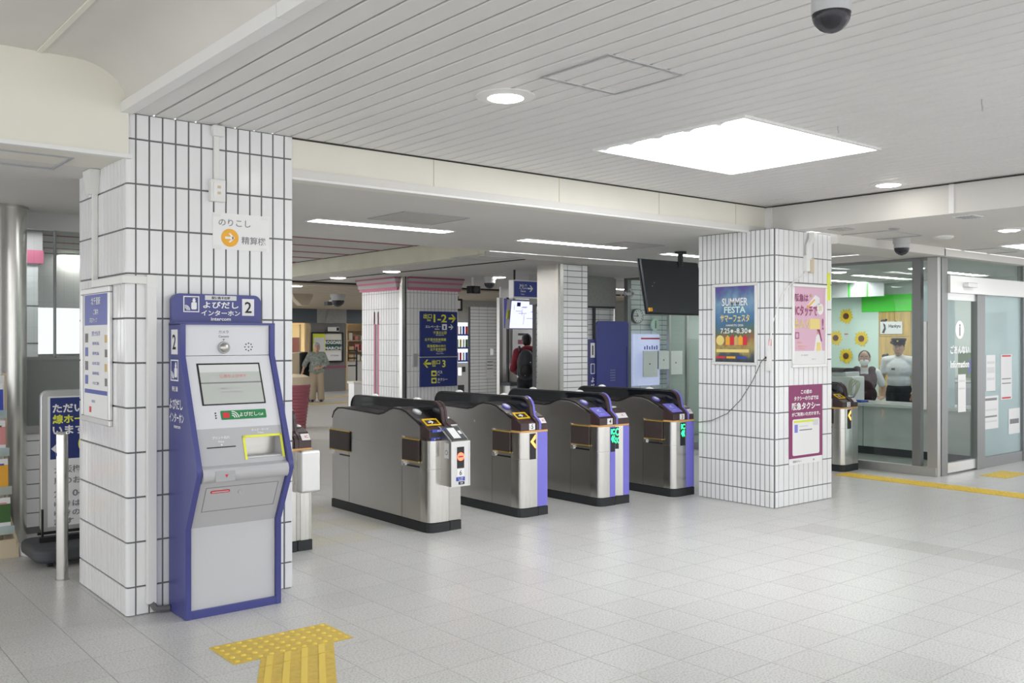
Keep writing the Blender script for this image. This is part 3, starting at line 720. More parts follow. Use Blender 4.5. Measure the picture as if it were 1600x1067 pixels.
def gate_six(X, Y):
    t = gate('grey ticket gate with red no entry light and ticket box on its front', X, Y, None, 'qr', accent='brown', band=False)
    # box hung on the front
    x0, x1 = 0.115, 0.300
    b = MB().prism([(-0.135, 0.375), (-0.135, 0.735), (0.03, 0.845), (0.06, 0.845), (0.06, 0.56), (0.22, 0.56), (0.22, 0.46), (0.06, 0.44), (0.06, 0.375)], 'x', x0, x1).build('ticket_box', 'steel', t, bevel=0.004)
    FF = FY(0, -0.135, 0)
    MB().fring(FF, x0, 0.375, x1, 0.735, 0.012, 0, 0.006).build('box_trim', 'alu', b)
    MB().fbox(FF, x0 + 0.012, 0.387, x1 - 0.012, 0.723, 0, 0.002).build('box_face', 'alu', b)
    dp = MB().fbox(FF, 0.173, 0.52, 0.243, 0.69, 0.002, 0.004).build('display', 'black', b)
    MB().fdisc(FF, 0.208, 0.612, 0.033, 0.004, 0.006, 24).build('stop_light', 'led_red', dp)
    MB().fbox(FF, 0.185, 0.606, 0.231, 0.619, 0.006, 0.007).build('stop_bar', 'ink_plum', dp)
    np_ = MB().fbox(FF, 0.173, 0.455, 0.243, 0.512, 0.002, 0.0035).build('number_plate', 'paper', b)
    write(FF, [('6', 0.208, 0.484, 0.042, 'C')], 'ink', np_, 0.0045)
    l1 = MB().fbox(FF, 0.165, 0.418, 0.250, 0.450, 0.002, 0.0035).build('blue_label', 'label_blue', b)
    write(FF, [('きっぷ専用', 0.208, 0.440, 0.010, 'C'), ('Tickets', 0.208, 0.426, 0.010, 'C')], 'ink_white', l1, 0.0045)
    l2 = MB().fbox(FF, 0.188, 0.389, 0.246, 0.413, 0.002, 0.0035).build('qr_label', 'ink', b)
    write(FF, [('QR', 0.217, 0.401, 0.017, 'C')], 'ink_white', l2, 0.0045)
    V = Vector((0, 0.165, 0.110)).normalized(); F = ((x0, -0.135, 0.735), (1, 0, 0), tuple(V))
    MB().fbox(F, 0.025, 0.02, x1 - x0 - 0.015, 0.18, 0, 0.004).build('reader_panel', 'charcoal', b)
    MB().fbox(F, 0.050, 0.035, 0.120, 0.165, 0.004, 0.006).build('reader_screen', 'paper', b)
    MB().fbox(F, 0.135, 0.085, 0.160, 0.125, 0.004, 0.006).build('reader_lamp', 'white_plastic', b)
    FS = FX(x0, 0, 0); s = MB().fbox(FS, 0.045, 0.60, 0.105, 0.72, 0, 0.0015).build('side_sticker', 'paper', b)
    MB().fdisc(FS, 0.075, 0.645, 0.020, 0.0015, 0.003, 18).build('sticker_mark', 'ink_grey', s); MB().fdisc(FS, 0.075, 0.645, 0.014, 0.003, 0.0035, 18).build('sticker_mark', 'paper', s)
    # slot face of the nose
    FN = FY(0, 0.004, 0)
    MB().fbox(FN, 0.015, 0.765, 0.12, 0.805, 0, 0.002).build('ticket_slot', 'black', t)
    q = MB().fbox(FN, 0.025, 0.805, 0.17, 0.826, 0, 0.012).build('blue_label', 'label_blue', t); write(FN, [('QRコード', 0.10, 0.8155, 0.013, 'C')], 'ink_white', q, 0.0135)
    q = MB().fbox(FN, 0.020, 0.738, 0.115, 0.762, 0, 0.004).build('blue_label', 'label_blue', t); write(FN, [('きっぷ', 0.07, 0.750, 0.014, 'C')], 'ink_white', q, 0.0055)
    return t
gate_six(4.215, 6.215)
gate('ticket gate numbered 5 with orange arrow light and violet stripe', 5.195, 6.255, '5', 'ticket')
gate('ticket gate numbered 4 with doubled violet front and green arrow light', 6.105, 6.205, '4', 'ic', W=0.385, two=True)
gate('ticket gate numbered 3 with green arrow light beside the tiled column', 7.035, 6.13, '3', 'ic')
gate('ticket gate half hidden behind the far tiled column near the glass office', 9.905, 6.05, '2', 'ticket', accent='brown', W=0.33)
# the gate whose end shows right of the near column
t = gate('ticket gate showing only its end beside the intercom column', 2.915, 6.30, None, 'qr', accent='brown', W=0.315)
MB().box(0.185, -0.09, 0.435, 0.345, 0.0, 0.74).build('mounted_box', 'alu', t, bevel=0.018, seg=3)
tag(MB().box(0.168, -0.03, 0.44, 0.186, 0.0, 0.735).build('box_bracket', 'steel', t))
MB().fbox(FY(0, -0.001, 0), 0.222, 0.08, 0.288, 0.73, 0, 0.006).build('front_plate', 'steel_bright', t)
# ================================================================== INTERCOM KIOSK (near)
def pictogram(F, x, y, s, parent):
    p = MB(); p.fring(F, x - s / 2, y - s / 2, x + s / 2, y + s / 2, s * 0.06, 0, 0.0015)
    p.fdisc(F, x + s * 0.17, y + s * 0.22, s * 0.10, 0, 0.0015); p.fround(F, x, y - s * 0.33, x + s * 0.34, y + s * 0.12, s * 0.08, 0, 0.0015); p.fbox(F, x + s * .09, y + .32 * s, x + s * .25, y + .37 * s, 0, 0.0015)
    for r in (0.12, 0.2, 0.28):
        for k in range(5):
            a0 = math.radians(90 * k / 5); a1 = math.radians(90 * (k + 1) / 5); cx, cy = x - s * 0.40, y - s * 0.38
            p.fprism(F, [(cx + s * r * math.cos(a0), cy + s * r * math.sin(a0)), (cx + s * (r + .045) * math.cos(a0), cy + s * (r + .045) * math.sin(a0)), (cx + s * (r + .045) * math.cos(a1), cy + s * (r + .045) * math.sin(a1)), (cx + s * r * math.cos(a1), cy + s * r * math.sin(a1))], 0, 0.0015)
    return p.build('pictogram', 'ink_white', parent)
def kiosk(X, Y, label, num):
    """X,Y: left front corner of the foot; the front faces -Y"""
    W, Dp = 0.565, 0.27
    t = thing('intercom_kiosk', label, 'kiosk', (X, Y, 0), 0)
    side = [(0.0, 0), (0.0, 0.50), (-0.165, 0.815), (-0.160, 0.86), (0.085, 1.455), (0.085, 1.64), (Dp, 1.64), (Dp, 0)]
    for x0 in (0.0, W - 0.032):
        MB().prism(side, 'x', x0, x0 + 0.032).build('side_panel', 'kiosk_blue', t, bevel=0.004)
    MB().box(0.032, 0.20, 0.0, W - 0.032, Dp, 1.64).build('back_panel', 'kiosk_blue', t)
    MB().box(0.032, 0.004, 0.0, W - 0.032, 0.20, 0.045).build('foot', 'kiosk_blue', t)
    lp = MB().box(0.034, 0.02, 0.045, W - 0.034, 0.05, 0.50).build('lower_panel', 'kiosk_low', t)
    bl = MB().prism([(0.02, 0.50), (-0.115, 0.765), (-0.05, 0.765), (0.10, 0.50)], 'x', 0.034, W - 0.034).build('access_panel', 'kiosk_mid', t)
    V = Vector((0, -0.135, 0.265)).normalized(); F = ((0, 0.02, 0.50), (1, 0, 0), tuple(V))
    dr = MB().fring(F, 0.075, 0.105, W - 0.065, 0.265, 0.003, 0, 0.002).build('drawer_seam', 'ink_grey', bl)
    MB().fround(F, 0.105, 0.225, 0.215, 0.243, 0.008, 0, 0.003).build('red_mark', 'ink_red', bl)
    MB().fround(F, 0.112, 0.230, 0.208, 0.238, 0.003, 0.003, 0.004).build('mark_text', 'kiosk_mid', bl)
    MB().fdisc(F, 0.275, 0.222, 0.010, 0, 0.005).build('lock', 'chrome', bl)
    # rounded ledge
    lg = [(-0.115, 0.765), (-0.150, 0.770), (-0.168, 0.79), (-0.172, 0.82), (-0.160, 0.845), (-0.13, 0.858), (-0.05, 0.862), (-0.05, 0.765)]
    ledge = MB().prism(lg, 'x', 0.034, W - 0.034).build('ledge', 'kiosk_mid', t, smooth=True)
    FL = FY(0, -0.172, 0.0); MB().fbox(FL, 0.10, 0.775, 0.21, 0.83, -0.004, 0.0015).build('ledge_label', 'grey_plastic', ledge)
    MB().fprism(FL, [(0.152, 0.812), (0.162, 0.795), (0.172, 0.812)], 0.0015, 0.0025).build('ledge_mark', 'ink_red', ledge)
    # reading panel between ledge and screen
    a0, b0 = (-0.13, 0.858), (-0.062, 1.055)
    pn = MB().prism([a0, b0, (0.10, 1.055), (0.10, 0.858)], 'x', 0.034, 0.302).add([], []).prism([a0, b0, (0.10, 1.055), (0.10, 0.858)], 'x', W - 0.05, W - 0.034)
    pn.prism([(-0.083, 0.995), b0, (0.10, 1.055), (0.10, 0.995)], 'x', 0.302, W - 0.05); pn.prism([a0, (-0.122, 0.882), (0.10, 0.882), (0.10, 0.858)], 'x', 0.302, W - 0.05)
    pn = pn.build('reading_panel', 'kiosk_mid', t)
    V = Vector((0, b0[0] - a0[0], b0[1] - a0[1])).normalized(); F = ((0, a0[0], a0[1]), (1, 0, 0), tuple(V))
    MB().box(0.302, -0.02, 0.882, W - 0.05, 0.0, 0.995).build('recess_back', 'steel', pn)
    MB().box(0.302, -0.105, 0.880, W - 0.05, -0.02, 0.890).build('recess_floor', 'paper_grey', pn)
    yr = MB(); yr.fbox(F, 0.290, 0.02, 0.303, 0.158, 0, 0.004); yr.fbox(F, W - 0.051, 0.02, W - 0.038, 0.158, 0, 0.004); yr.fbox(F, 0.290, 0.145, W - 0.038, 0.158, 0, 0.004); yr.build('yellow_edge', 'ink_yellow', pn)
    MB().fbox(F, 0.08, 0.098, 0.245, 0.104, 0, 0.0015).build('print_slot', 'black', pn)
    write(F, [('プリント出力', 0.165, 0.155, 0.016, 'C'), ('Print', 0.165, 0.132, 0.012, 'C'), ('▼', 0.165, 0.113, 0.010, 'C'), ('きっぷ・カード', 0.40, 0.188, 0.013, 'C'), ('Ticket', 0.40, 0.170, 0.010, 'C')], 'ink_white', pn, 0.0025)
    # screen panel
    a1, b1 = (-0.062, 1.055), (0.098, 1.455)
    sp = MB().prism([a1, b1, (0.2, 1.455), (0.2, 1.055)], 'x', 0.034, W - 0.034).build('screen_panel', 'kiosk_grey', t)
    V = Vector((0, b1[0] - a1[0], b1[1] - a1[1])).normalized(); F = ((0, a1[0], a1[1]), (1, 0, 0), tuple(V))
    MB().fbox(F, 0.088, 0.135, 0.462, 0.385, 0, 0.0025).build('screen_bezel', 'ink', sp)
    sn = MB().fbox(F, 0.098, 0.142, 0.452, 0.375, 0.0025, 0.004).build('screen', 'screen_grey', sp)
    MB().fbox(F, 0.098, 0.262, 0.452, 0.270, 0.004, 0.005).build('screen_line', 'ink_grey', sn); MB().fbox(F, 0.098, 0.330, 0.452, 0.375, 0.004, 0.0045).build('screen_header', 'paper_grey', sn)
    write(F, [('係員をよびます', 0.29, 0.305, 0.022, 'C')], 'ink_pink', sn, 0.006); write(F, [('画面にふれてください', 0.27, 0.232, 0.012, 'C'), ('Please touch the screen', 0.27, 0.212, 0.009, 'C')], 'kiosk_mid', sn, 0.006)
    gl = MB().fround(F, 0.185, 0.048, 0.452, 0.100, 0.006, 0, 0.003).build('green_label', 'green_label', sp)
    MB().fbox(F, 0.196, 0.058, 0.232, 0.088, 0.003, 0.0045).build('red_key', 'ink_red', gl)
    write(F, [('よびだし', 0.345, 0.074, 0.026, 'C'), ('Call', 0.418, 0.070, 0.014, 'C')], 'ink_white', gl, 0.0045)
    wv = MB()
    for r in (0.012, 0.024, 0.036):
        for k in range(4):
            p0 = math.radians(90 * k / 4); p1 = math.radians(90 * (k + 1) / 4); wv.fprism(F, [(0.248 + r * math.cos(p0), 0.056 + r * math.sin(p0)), (0.248 + (r + .005) * math.cos(p0), 0.056 + (r + .005) * math.sin(p0)), (0.248 + (r + .005) * math.cos(p1), 0.056 + (r + .005) * math.sin(p1)), (0.248 + r * math.cos(p1), 0.056 + r * math.sin(p1))], 0.003, 0.0045)
    wv.build('wave_mark', 'ink_white', gl)
    sd = MB(); [sd.fdisc(F, 0.155, 0.060 + 0.014 * k, 0.0045, 0, 0.002, 8) for k in range(3)]; sd.build('jack', 'ink', sp)
    # camera panel
    cp = MB().box(0.034, 0.10, 1.458, W - 0.034, 0.2, 1.632).build('camera_panel', 'kiosk_grey', t)
    F = FY(0, 0.10, 0)
    write(F, [('カメラ', 0.255, 1.592, 0.018, 'C'), ('Camera', 0.255, 1.567, 0.014, 'C'), ('▼', 0.255, 1.546, 0.012, 'C')], 'ink_grey', cp, 0.002)
    cm = MB().lathe([(0.036, 0), (0.034, 0.012), (0.030, 0.012)], (0, 0, 0), 24).build('camera_ring', 'grey_plastic', cp, smooth=True); cm.rotation_euler = (math.pi / 2, 0, 0); cm.location = (0.255, 0.10, 1.502)
    MB().ball((0, 0, 0.006), (0.029, 0.029, 0.02)).build('camera_lens', 'steel', cm, smooth=True)
    sd = MB(); [sd.fdisc(F, 0.405 + 0.022 * math.cos(k * math.pi / 4), 1.505 + 0.022 * math.sin(k * math.pi / 4), 0.004, 0, 0.0015, 8) for k in range(8)]; sd.fdisc(F, 0.405, 1.505, 0.004, 0, 0.0015, 8); sd.build('speaker_holes', 'ink', cp)
    MB().prism([(0.088, 1.632), (0.088, 1.645), (Dp, 1.645), (Dp, 1.632)], 'x', 0.0, W).build('top_cap', 'kiosk_blue', t)
    # header sign
    hs = MB().fround(FY(0, 0.215, 0), 0.0, 1.645, 0.535, 1.812, 0.045, -0.04, 0.0, (0, 0, 1, 1)).build('header_sign', 'kiosk_blue', t)
    F = FY(0, 0.215, 0)
    pictogram(F, 0.11, 1.752, 0.092, hs)
    nb = MB().fbox(F, 0.415, 1.690, 0.490, 1.790, 0, 0.0015).build('number_plate', 'paper', hs); write(F, [(num, 0.4525, 1.740, 0.066, 'C')], 'ink', nb, 0.003)
    pl = MB().fbox(F, 0.190, 1.778, 0.380, 1.805, 0, 0.0015).build('notice_plate', 'paper_grey', hs); write(F, [('駅係員不在時', 0.285, 1.7915, 0.018, 'C')], 'ink', pl, 0.003)
    write(F, [('よびだし', 0.285, 1.750, 0.040, 'C', 0.215), ('インターホン', 0.285, 1.703, 0.032, 'C', 0.235), ('intercom', 0.285, 1.668, 0.020, 'C', 0.12)], 'ink_white', hs, 0.002, bold=2)
    # lettering on the left side
    F = FX(0, 0, 0); s0 = t.children[0]
    nb = MB().fbox(F, -0.225, 1.465, -0.125, 1.605, 0, 0.0015).build('side_number_plate', 'paper', t); write(F, [(num, -0.175, 1.535, 0.085, 'C')], 'ink', nb, 0.003)
    pictogram(F, -0.175, 1.375, 0.12, t)
    write(F, [('駅係員', -0.165, 1.27, 0.03, 'C'), ('よびだし', -0.150, 1.185, 0.06, 'C', 0.21), ('インターホン', -0.140, 1.11, 0.055, 'C', 0.225), ('intercom', -0.13, 1.06, 0.02, 'C')], 'ink_white', t, 0.0015, bold=2)
    return t
kiosk(1.87, 5.132, 'tall blue and grey intercom kiosk standing before the near tiled column', '2')
# blue twin kiosk by the office seen from behind
def kiosk_back(X, Y):
    t = thing('intercom_kiosk', 'blue intercom kiosk numbered 1 seen from behind beside the glass office', 'kiosk', (X, Y, 0), 0)
    bp = MB().fround(FY(0, 0, 0), 0, 0, 0.62, 1.80, 0.05, -0.03, 0.0, (0, 0, 1, 1)).build('back_panel', 'kiosk_blue', t, bevel=0.004)
    MB().box(-0.09, 0.04, 0, 0.60, 0.40, 1.55).build('cabinet', 'kiosk_blue', t, bevel=0.004)
    v = MB()
    for i in range(5):
        for j in range(4): v.fbox(FY(0, 0, 0), 0.26 + 0.025 * j, 0.98 + 0.035 * i, 0.272 + 0.025 * j, 0.985 + 0.035 * i + 0.005, 0, 0.0015)
    v.build('vent_slots', 'grey_plastic', bp)
    MB().fbox(FY(0, 0, 0), 0.575, 0.2, 0.585, 1.45, 0, 0.0015).build('edge_groove', 'ink', bp)
    F = FY(0, 0.038, 0)
    nb = MB().fbox(F, -0.085, 1.30, -0.005, 1.50, 0, 0.002).build('number_plate', 'paper', t); write(F, [('1', -0.045, 1.40, 0.13, 'C')], 'ink', nb, 0.003)
    MB().fring(F, -0.082, 1.08, -0.008, 1.22, 0.01, 0, 0.002).build('pictogram', 'ink_white', t)
    write(F, [('よ', -0.045, 1.00, 0.07, 'C'), ('び', -0.045, 0.91, 0.07, 'C'), ('だ', -0.045, 0.82, 0.07, 'C')], 'ink_white', t, 0.003, bold=2)
kiosk_back(8.945, 9.15)
# ================================================================== FIXTURES ON THE NEAR COLUMN
YF = NCY0
oc_ = thing('power_outlet', 'white wall outlet box with conduit at the top of the near column', 'outlet', (2.149, YF, 2.36))
MB().fbox(FY(0, 0, 0), -0.016, 0.125, 0.016, 0.40, 0, 0.018).build('conduit', 'white_plastic', oc_, bevel=0.003)
MB().fbox(FY(0, 0, 0), -0.032, 0.385, 0.040, 0.450, 0, 0.045).build('conduit_cap', 'white_plastic', oc_, bevel=0.008)
ob = MB().fbox(FY(0, 0, 0), -0.045, 0.0, 0.045, 0.130, 0, 0.040).build('outlet_box', 'white_plastic', oc_, bevel=0.004)
MB().fbox(FY(0, 0, 0), -0.028, 0.022, 0.036, 0.112, 0.040, 0.043).build('face_plate', 'alu_white', ob)
for q in (0.05, 0.085): MB().fbox(FY(0, 0, 0), -0.006, q - 0.008, 0.014, q + 0.008, 0.043, 0.045).build('socket', 'beige', ob)
pp = thing('paper_notice', 'laminated paper notice with orange arrow circle on the near column', 'notice', (2.130, YF - 0.001, 2.085))
MB().fbox(FY(0, 0, 0), 0, 0, 0.355, 0.215, 0, 0.0012).build('sheet', 'paper', pp)
write(FY(0, 0, 0), [('のりこし', 0.135, 0.160, 0.042, 'C', 0.20)], 'ink_grey', pp, 0.002); write(FY(0, 0, 0), [('精算機', 0.255, 0.060, 0.046, 'C', 0.155)], 'ink_grey', pp, 0.002)
MB().fdisc(FY(0, 0, 0), 0.105, 0.070, 0.054, 0.0012, 0.002, 28).build('orange_disc', 'ink_orange', pp)
am = MB(); arrow(am, FY(0, 0, 0), 0.105, 0.070, 0.06, 1, 0.002, 0.003); am.build('arrow_mark', 'ink_white', pp)
for x_, y_ in ((0.0, 0.19), (0.30, 0.19), (0.29, 0.0), (0.0, 0.0)): MB().fbox(FY(0, 0, 0), x_, y_, x_ + 0.05, y_ + 0.02, 0.0012, 0.0018).build('tape', 'white_plastic', pp)
ct = thing('cable_trunking', 'white cable trunking running down the near tiled column', 'trunking', (1.64, 5.41, 0))
MB().fbox(FX(-0.001, 0, 0), -0.575, 1.86, -0.545, 2.44, 0, 0.030).build('trunking', 'white_plastic', ct, bevel=0.004)
MB().prism([(0.50, 2.565), (0.66, 2.565), (0.585, 2.42), (0.54, 2.42)], 'x', -0.06, -0.001).build('trunking_head', 'white_plastic', ct)
MB().fbox(FX(-0.001, 0, 0), -0.575, 1.86, 0.03, 1.905, 0, 0.032).build('trunking', 'white_plastic', ct, bevel=0.004)
MB().fbox(FY(0, -0.001, 0), -0.03, 1.86, 0.16, 1.905, 0, 0.032).build('trunking', 'white_plastic', ct, bevel=0.004)
MB().fround(FY(0, -0.001, 0), 0.100, 1.84, 0.160, 1.912, 0.03, 0, 0.036, (0, 0, 1, 0)).build('trunking_elbow', 'white_plastic', ct)
MB().fbox(FY(0, -0.001, 0), 0.103, 0.06, 0.157, 1.86, 0, 0.032).build('trunking', 'white_plastic', ct, bevel=0.005)
MB().tube([(0.13, -0.02, 0.065), (0.15, -0.025, 0.03), (0.20, -0.03, 0.022), (0.226, -0.03, 0.022)], 0.018, 8).build('cable_end', 'cable', ct, smooth=True)
# framed map on the left face
fm = thing('framed_poster', 'blue and white notice board in a silver frame on the near column', 'poster', (NCX0, 6.26, 1.045))
F = FX(-0.001, 0, 0)
MB().fring(F, 0.0, 0, 0.60, 0.815, 0.035, 0, 0.022).build('frame', 'alu', fm, bevel=0.005)
MB().fbox(F, 0.03, 0.03, 0.57, 0.785, 0, 0.010).build('sheet', 'paper', fm)
MB().fbox(F, 0.06, 0.59, 0.55, 0.775, 0.010, 0.0112).build('blue_header', 'sign_blue', fm); MB().fbox(F, 0.06, 0.175, 0.55, 0.20, 0.010, 0.0112).build('blue_band', 'sign_blue', fm)
write(F, [('北千里駅', 0.30, 0.735, 0.045, 'C'), ('ご案内', 0.30, 0.670, 0.035, 'C'), ('周辺マップ', 0.25, 0.62, 0.03, 'C')], 'ink_white', fm, 0.0125)
write(F, [('きた せんり', 0.30, 0.54, 0.03, 'C'), ('路線 時刻 運賃', 0.30, 0.48, 0.02, 'C'), ('路線 時刻 運賃', 0.30, 0.42, 0.02, 'C'), ('お忘れ物 ご案内', 0.30, 0.36, 0.02, 'C'), ('路線 時刻 運賃', 0.30, 0.30, 0.02, 'C'), ('のりば ご案内', 0.30, 0.24, 0.02, 'C'), ('お知らせ', 0.25, 0.13, 0.018, 'C')], 'sign_blue', fm, 0.0125)
for k in range(4):
    MB().fbox(F, 0.07, 0.23 + 0.085 * k, 0.13, 0.285 + 0.085 * k, 0.010, 0.0115).build('picture', 'stone' if k % 2 else 'sign_blue', fm); MB().fbox(F, 0.48, 0.23 + 0.085 * k, 0.54, 0.275 + 0.085 * k, 0.010, 0.0115).build('picture', 'wood_yellow' if k % 2 else 'stone', fm)
MB().fbox(F, 0.16, 0.06, 0.20, 0.095, 0.010, 0.0115).build('red_mark', 'ink_red', fm)
# ================================================================== FIXTURES ON THE FAR COLUMN
def framed(name, label, F, w, h, parent_loc, sheet):
    t = thing(name, label, 'poster', parent_loc)
    MB().fring(F, 0, 0, w, h, 0.028, 0, 0.020).build('frame', 'alu_white', t, bevel=0.005)
    s = MB().fbox(F, 0.024, 0.024, w - 0.024, h - 0.024, 0, 0.008).build('sheet', sheet, t)
    return t, s
F = FX(-0.001, 0, 0)
t, s = framed('framed_poster', 'dark blue summer festival poster in a white frame on the far column', F, 0.515, 0.775, (FCX0, 5.835, 1.305), 'poster_summer')
write(F, [('SUMMER', 0.258, 0.60, 0.075, 'C', 0.30)], 'paper', t, 0.010, bold=1.5); write(F, [('FESTA', 0.258, 0.525, 0.062, 'C', 0.25)], 'mint', t, 0.010, bold=2)
write(F, [('サマーフェスタ', 0.258, 0.445, 0.072, 'C', 0.34)], 'ink_gold', t, 0.010, bold=2)
write(F, [('HANKYU 2026', 0.258, 0.378, 0.020, 'C', 0.2)], 'paper', t, 0.0105); write(F, [('7.25', 0.145, 0.325, 0.050, 'C', 0.11), ('-8.30', 0.330, 0.325, 0.050, 'C', 0.15)], 'paper', t, 0.010, bold=1.5)
dm = MB(); dm.fdisc(F, 0.225, 0.322, 0.016, 0.008, 0.010); dm.fdisc(F, 0.43, 0.322, 0.016, 0.008, 0.010); dm.build('day_mark', 'paper', t)
MB().fdisc(F, 0.085, 0.235, 0.048, 0.008, 0.0095, 24).build('moon', 'ink_gold', t)
for k, c in enumerate(('ink_red', 'ink_orange', 'label_blue')): MB().fbox(F, 0.04 + 0.12 * k, 0.062, 0.145 + 0.12 * k, 0.082, 0.008, 0.0095).build('colour_bar', c, t); 
for k in range(5): MB().fprism(F, [(0.15 + 0.05 * k, 0.19), (0.20 + 0.05 * k, 0.19), (0.20 + 0.05 * k, 0.26), (0.175 + 0.05 * k, 0.285), (0.15 + 0.05 * k, 0.26)], 0.008, 0.0095).build('festival_stall', ('ink_orange', 'ink_red', 'wood_yellow')[k % 3], t)
MB().fbox(F, 0.04, 0.12, 0.42, 0.15, 0.008, 0.0092).build('crowd_band', 'ink_gold', t)
F = FY(0, -0.001, 0)
t, s = framed('framed_poster', 'pink transit card poster in a white frame on the far column', F, 0.565, 0.785, (7.54, FCY0, 1.285), 'pink_poster')
MB().fbox(F, 0.024, 0.024, 0.541, 0.155, 0.008, 0.0095).build('white_footer', 'paper', t)
write(F, [('阪急は', 0.150, 0.655, 0.075, 'C', 0.22)], 'ink_maroon', t, 0.010, bold=2); write(F, [('ICタッチで', 0.230, 0.535, 0.105, 'C', 0.36)], 'ink_plum', t, 0.010, bold=2.5)
MB().fbox(F, 0.285, 0.36, 0.455, 0.46, 0.008, 0.0095).build('gold_block', 'ink_gold', t)
write(F, [('出入り', 0.155, 0.41, 0.09, 'C', 0.25)], 'ink_gold', t, 0.011, bold=2.5); write(F, [('!', 0.50, 0.41, 0.11, 'C')], 'ink_plum', t, 0.011, bold=2)
MB().fdisc(F, 0.46, 0.555, 0.055, 0.008, 0.0095, 24).build('bubble', 'paper', t); write(F, [('20', 0.455, 0.56, 0.045, 'C')], 'ink_gold', t, 0.011)
MB().fprism(F, [(0.25, 0.59), (0.38, 0.69), (0.45, 0.66), (0.45, 0.60), (0.32, 0.57)], 0.008, 0.0095).build('sleeve', 'paper', t); MB().fprism(F, [(0.24, 0.57), (0.36, 0.65), (0.37, 0.635), (0.25, 0.555)], 0.0095, 0.011).build('card', 'ink_orange', t)
MB().fdisc(F, 0.30, 0.68, 0.018, 0.008, 0.0095).build('hand', 'skin', t)
MB().fring(F, 0.05, 0.27, 0.11, 0.33, 0.008, 0.008, 0.0095).build('round_mark', 'ink_plum', t)
wm = MB(); wm.fprism(F, [(0.36, 0.155), (0.39, 0.29), (0.42, 0.315), (0.46, 0.30), (0.49, 0.155)], 0.008, 0.010); wm.build('coat', 'paper', t)
MB().fprism(F, [(0.39, 0.155), (0.40, 0.235), (0.46, 0.235), (0.47, 0.155)], 0.010, 0.011).build('skirt', 'ink_gold', t); MB().fdisc(F, 0.425, 0.335, 0.022, 0.008, 0.010).build('face', 'skin', t); MB().fprism(F, [(0.40, 0.36), (0.45, 0.36), (0.49, 0.25), (0.47, 0.24), (0.44, 0.32)], 0.0095, 0.0105).build('long_hair', 'ink_maroon', t)
write(F, [('ピタパ', 0.12, 0.235, 0.022, 'C'), ('のりかえ きっぷ', 0.16, 0.20, 0.016, 'C'), ('便利なカード', 0.15, 0.175, 0.014, 'C')], 'ink_orange', t, 0.011); write(F, [('詳しくは駅係員まで', 0.20, 0.115, 0.012, 'C'), ('ご利用ください', 0.35, 0.075, 0.010, 'C')], 'ink_grey', t, 0.011)
t = thing('taxi_notice', 'maroon taxi notice with white text taped to the far column', 'notice', (7.50, FCY0, 0.375))
F = FY(0, -0.001, 0)
MB().fbox(F, 0.0, 0.06, 0.545, 0.745, 0, 0.002).build('sheet', 'maroon', t); MB().fbox(F, 0.0, 0.0, 0.545, 0.06, 0, 0.002).build('sheet_footer', 'paper', t)
write(F, [('この前の', 0.28, 0.680, 0.042, 'C', 0.18), ('タクシーのりばでは', 0.28, 0.620, 0.042, 'C', 0.40), ('阪急タクシー', 0.275, 0.545, 0.072, 'C', 0.46), ('がご利用いただけます。', 0.275, 0.470, 0.038, 'C', 0.46)], 'ink_white', t, 0.003, bold=2.5)
b = MB().fround(F, 0.055, 0.085, 0.495, 0.425, 0.02, 0.002, 0.004).build('white_card', 'paper', t); MB().fbox(F, 0.075, 0.392, 0.47, 0.412, 0.004, 0.005).build('lime_bar', 'lime', b)
MB().fbox(F, 0.085, 0.30, 0.135, 0.375, 0.004, 0.005).build('app_icon', 'purple', b); MB().fbox(F, 0.39, 0.355, 0.47, 0.41, 0.005, 0.006).build('grey_patch', 'paper_grey', b)
MB().fbox(F, 0.165, 0.350, 0.30, 0.362, 0.004, 0.005).build('text_line', 'paper_grey', b); MB().fbox(F, 0.165, 0.315, 0.37, 0.325, 0.004, 0.005).build('text_line', 'ink_grey', b); write(F, [('阪急タクシー', 0.13, 0.03, 0.022, 'C'), ('06', 0.40, 0.03, 0.018, 'C')], 'ink', t, 0.003)
t = tag(MB().fbox(FY(0, 0, 0), 0, 0, 0.055, 0.27, 0, 0.002).build('yellow_sticker', 'lime'), 'narrow yellow sticker above the pink poster on the far column', 'sticker'); t.location = (8.13, FCY0 - 0.001, 1.925)
t = thing('cable_trunking', 'white trunking and cable falling from the ceiling on the far column', 'trunking', (7.79, FCY0, 0))
MB().tube([(0.03, -0.03, 2.56), (0.03, -0.035, 2.50), (-0.02, -0.03, 2.43), (-0.02, -0.03, 2.30)], 0.030, 8).build('trunking_bend', 'white_plastic', t, smooth=True)
MB().fbox(FY(0, 0, 0), -0.06, 2.19, 0.0, 2.34, 0, 0.04).build('trunking_box', 'white_plastic', t, bevel=0.004); MB().fbox(FY(0, 0, 0), 0.02, 2.18, 0.08, 2.32, 0, 0.03).build('switch_box', 'beige', t, bevel=0.004)
MB().tube([(-0.03, -0.02, 2.20), (-0.10, -0.015, 2.14), (-0.28, -0.012, 2.06), (-0.40, -0.012, 1.97), (-0.46, -0.005, 1.85), (-0.508, 0.02, 1.70), (-0.512, 0.045, 1.55), (-0.513, 0.052, 1.44)], 0.006, 6).build('white_cable', 'white_plastic', t, smooth=True)
t = thing('power_strip', 'white power strip on the rounded edge of the far column', 'power strip', (FCX0, 5.185, 1.26))
MB().fbox(FX(0, 0, 0), -0.022, 0.0, 0.022, 0.19, 0, 0.03).build('strip_body', 'white_plastic', t, bevel=0.005); MB().fbox(FX(0, 0, 0), -0.014, 0.19, 0.014, 0.23, 0, 0.02).build('cord_end', 'white_plastic', t); MB().fbox(FX(0, 0, 0), -0.04, 0.11, -0.022, 0.13, 0.004, 0.022).build('plug', 'black', t)
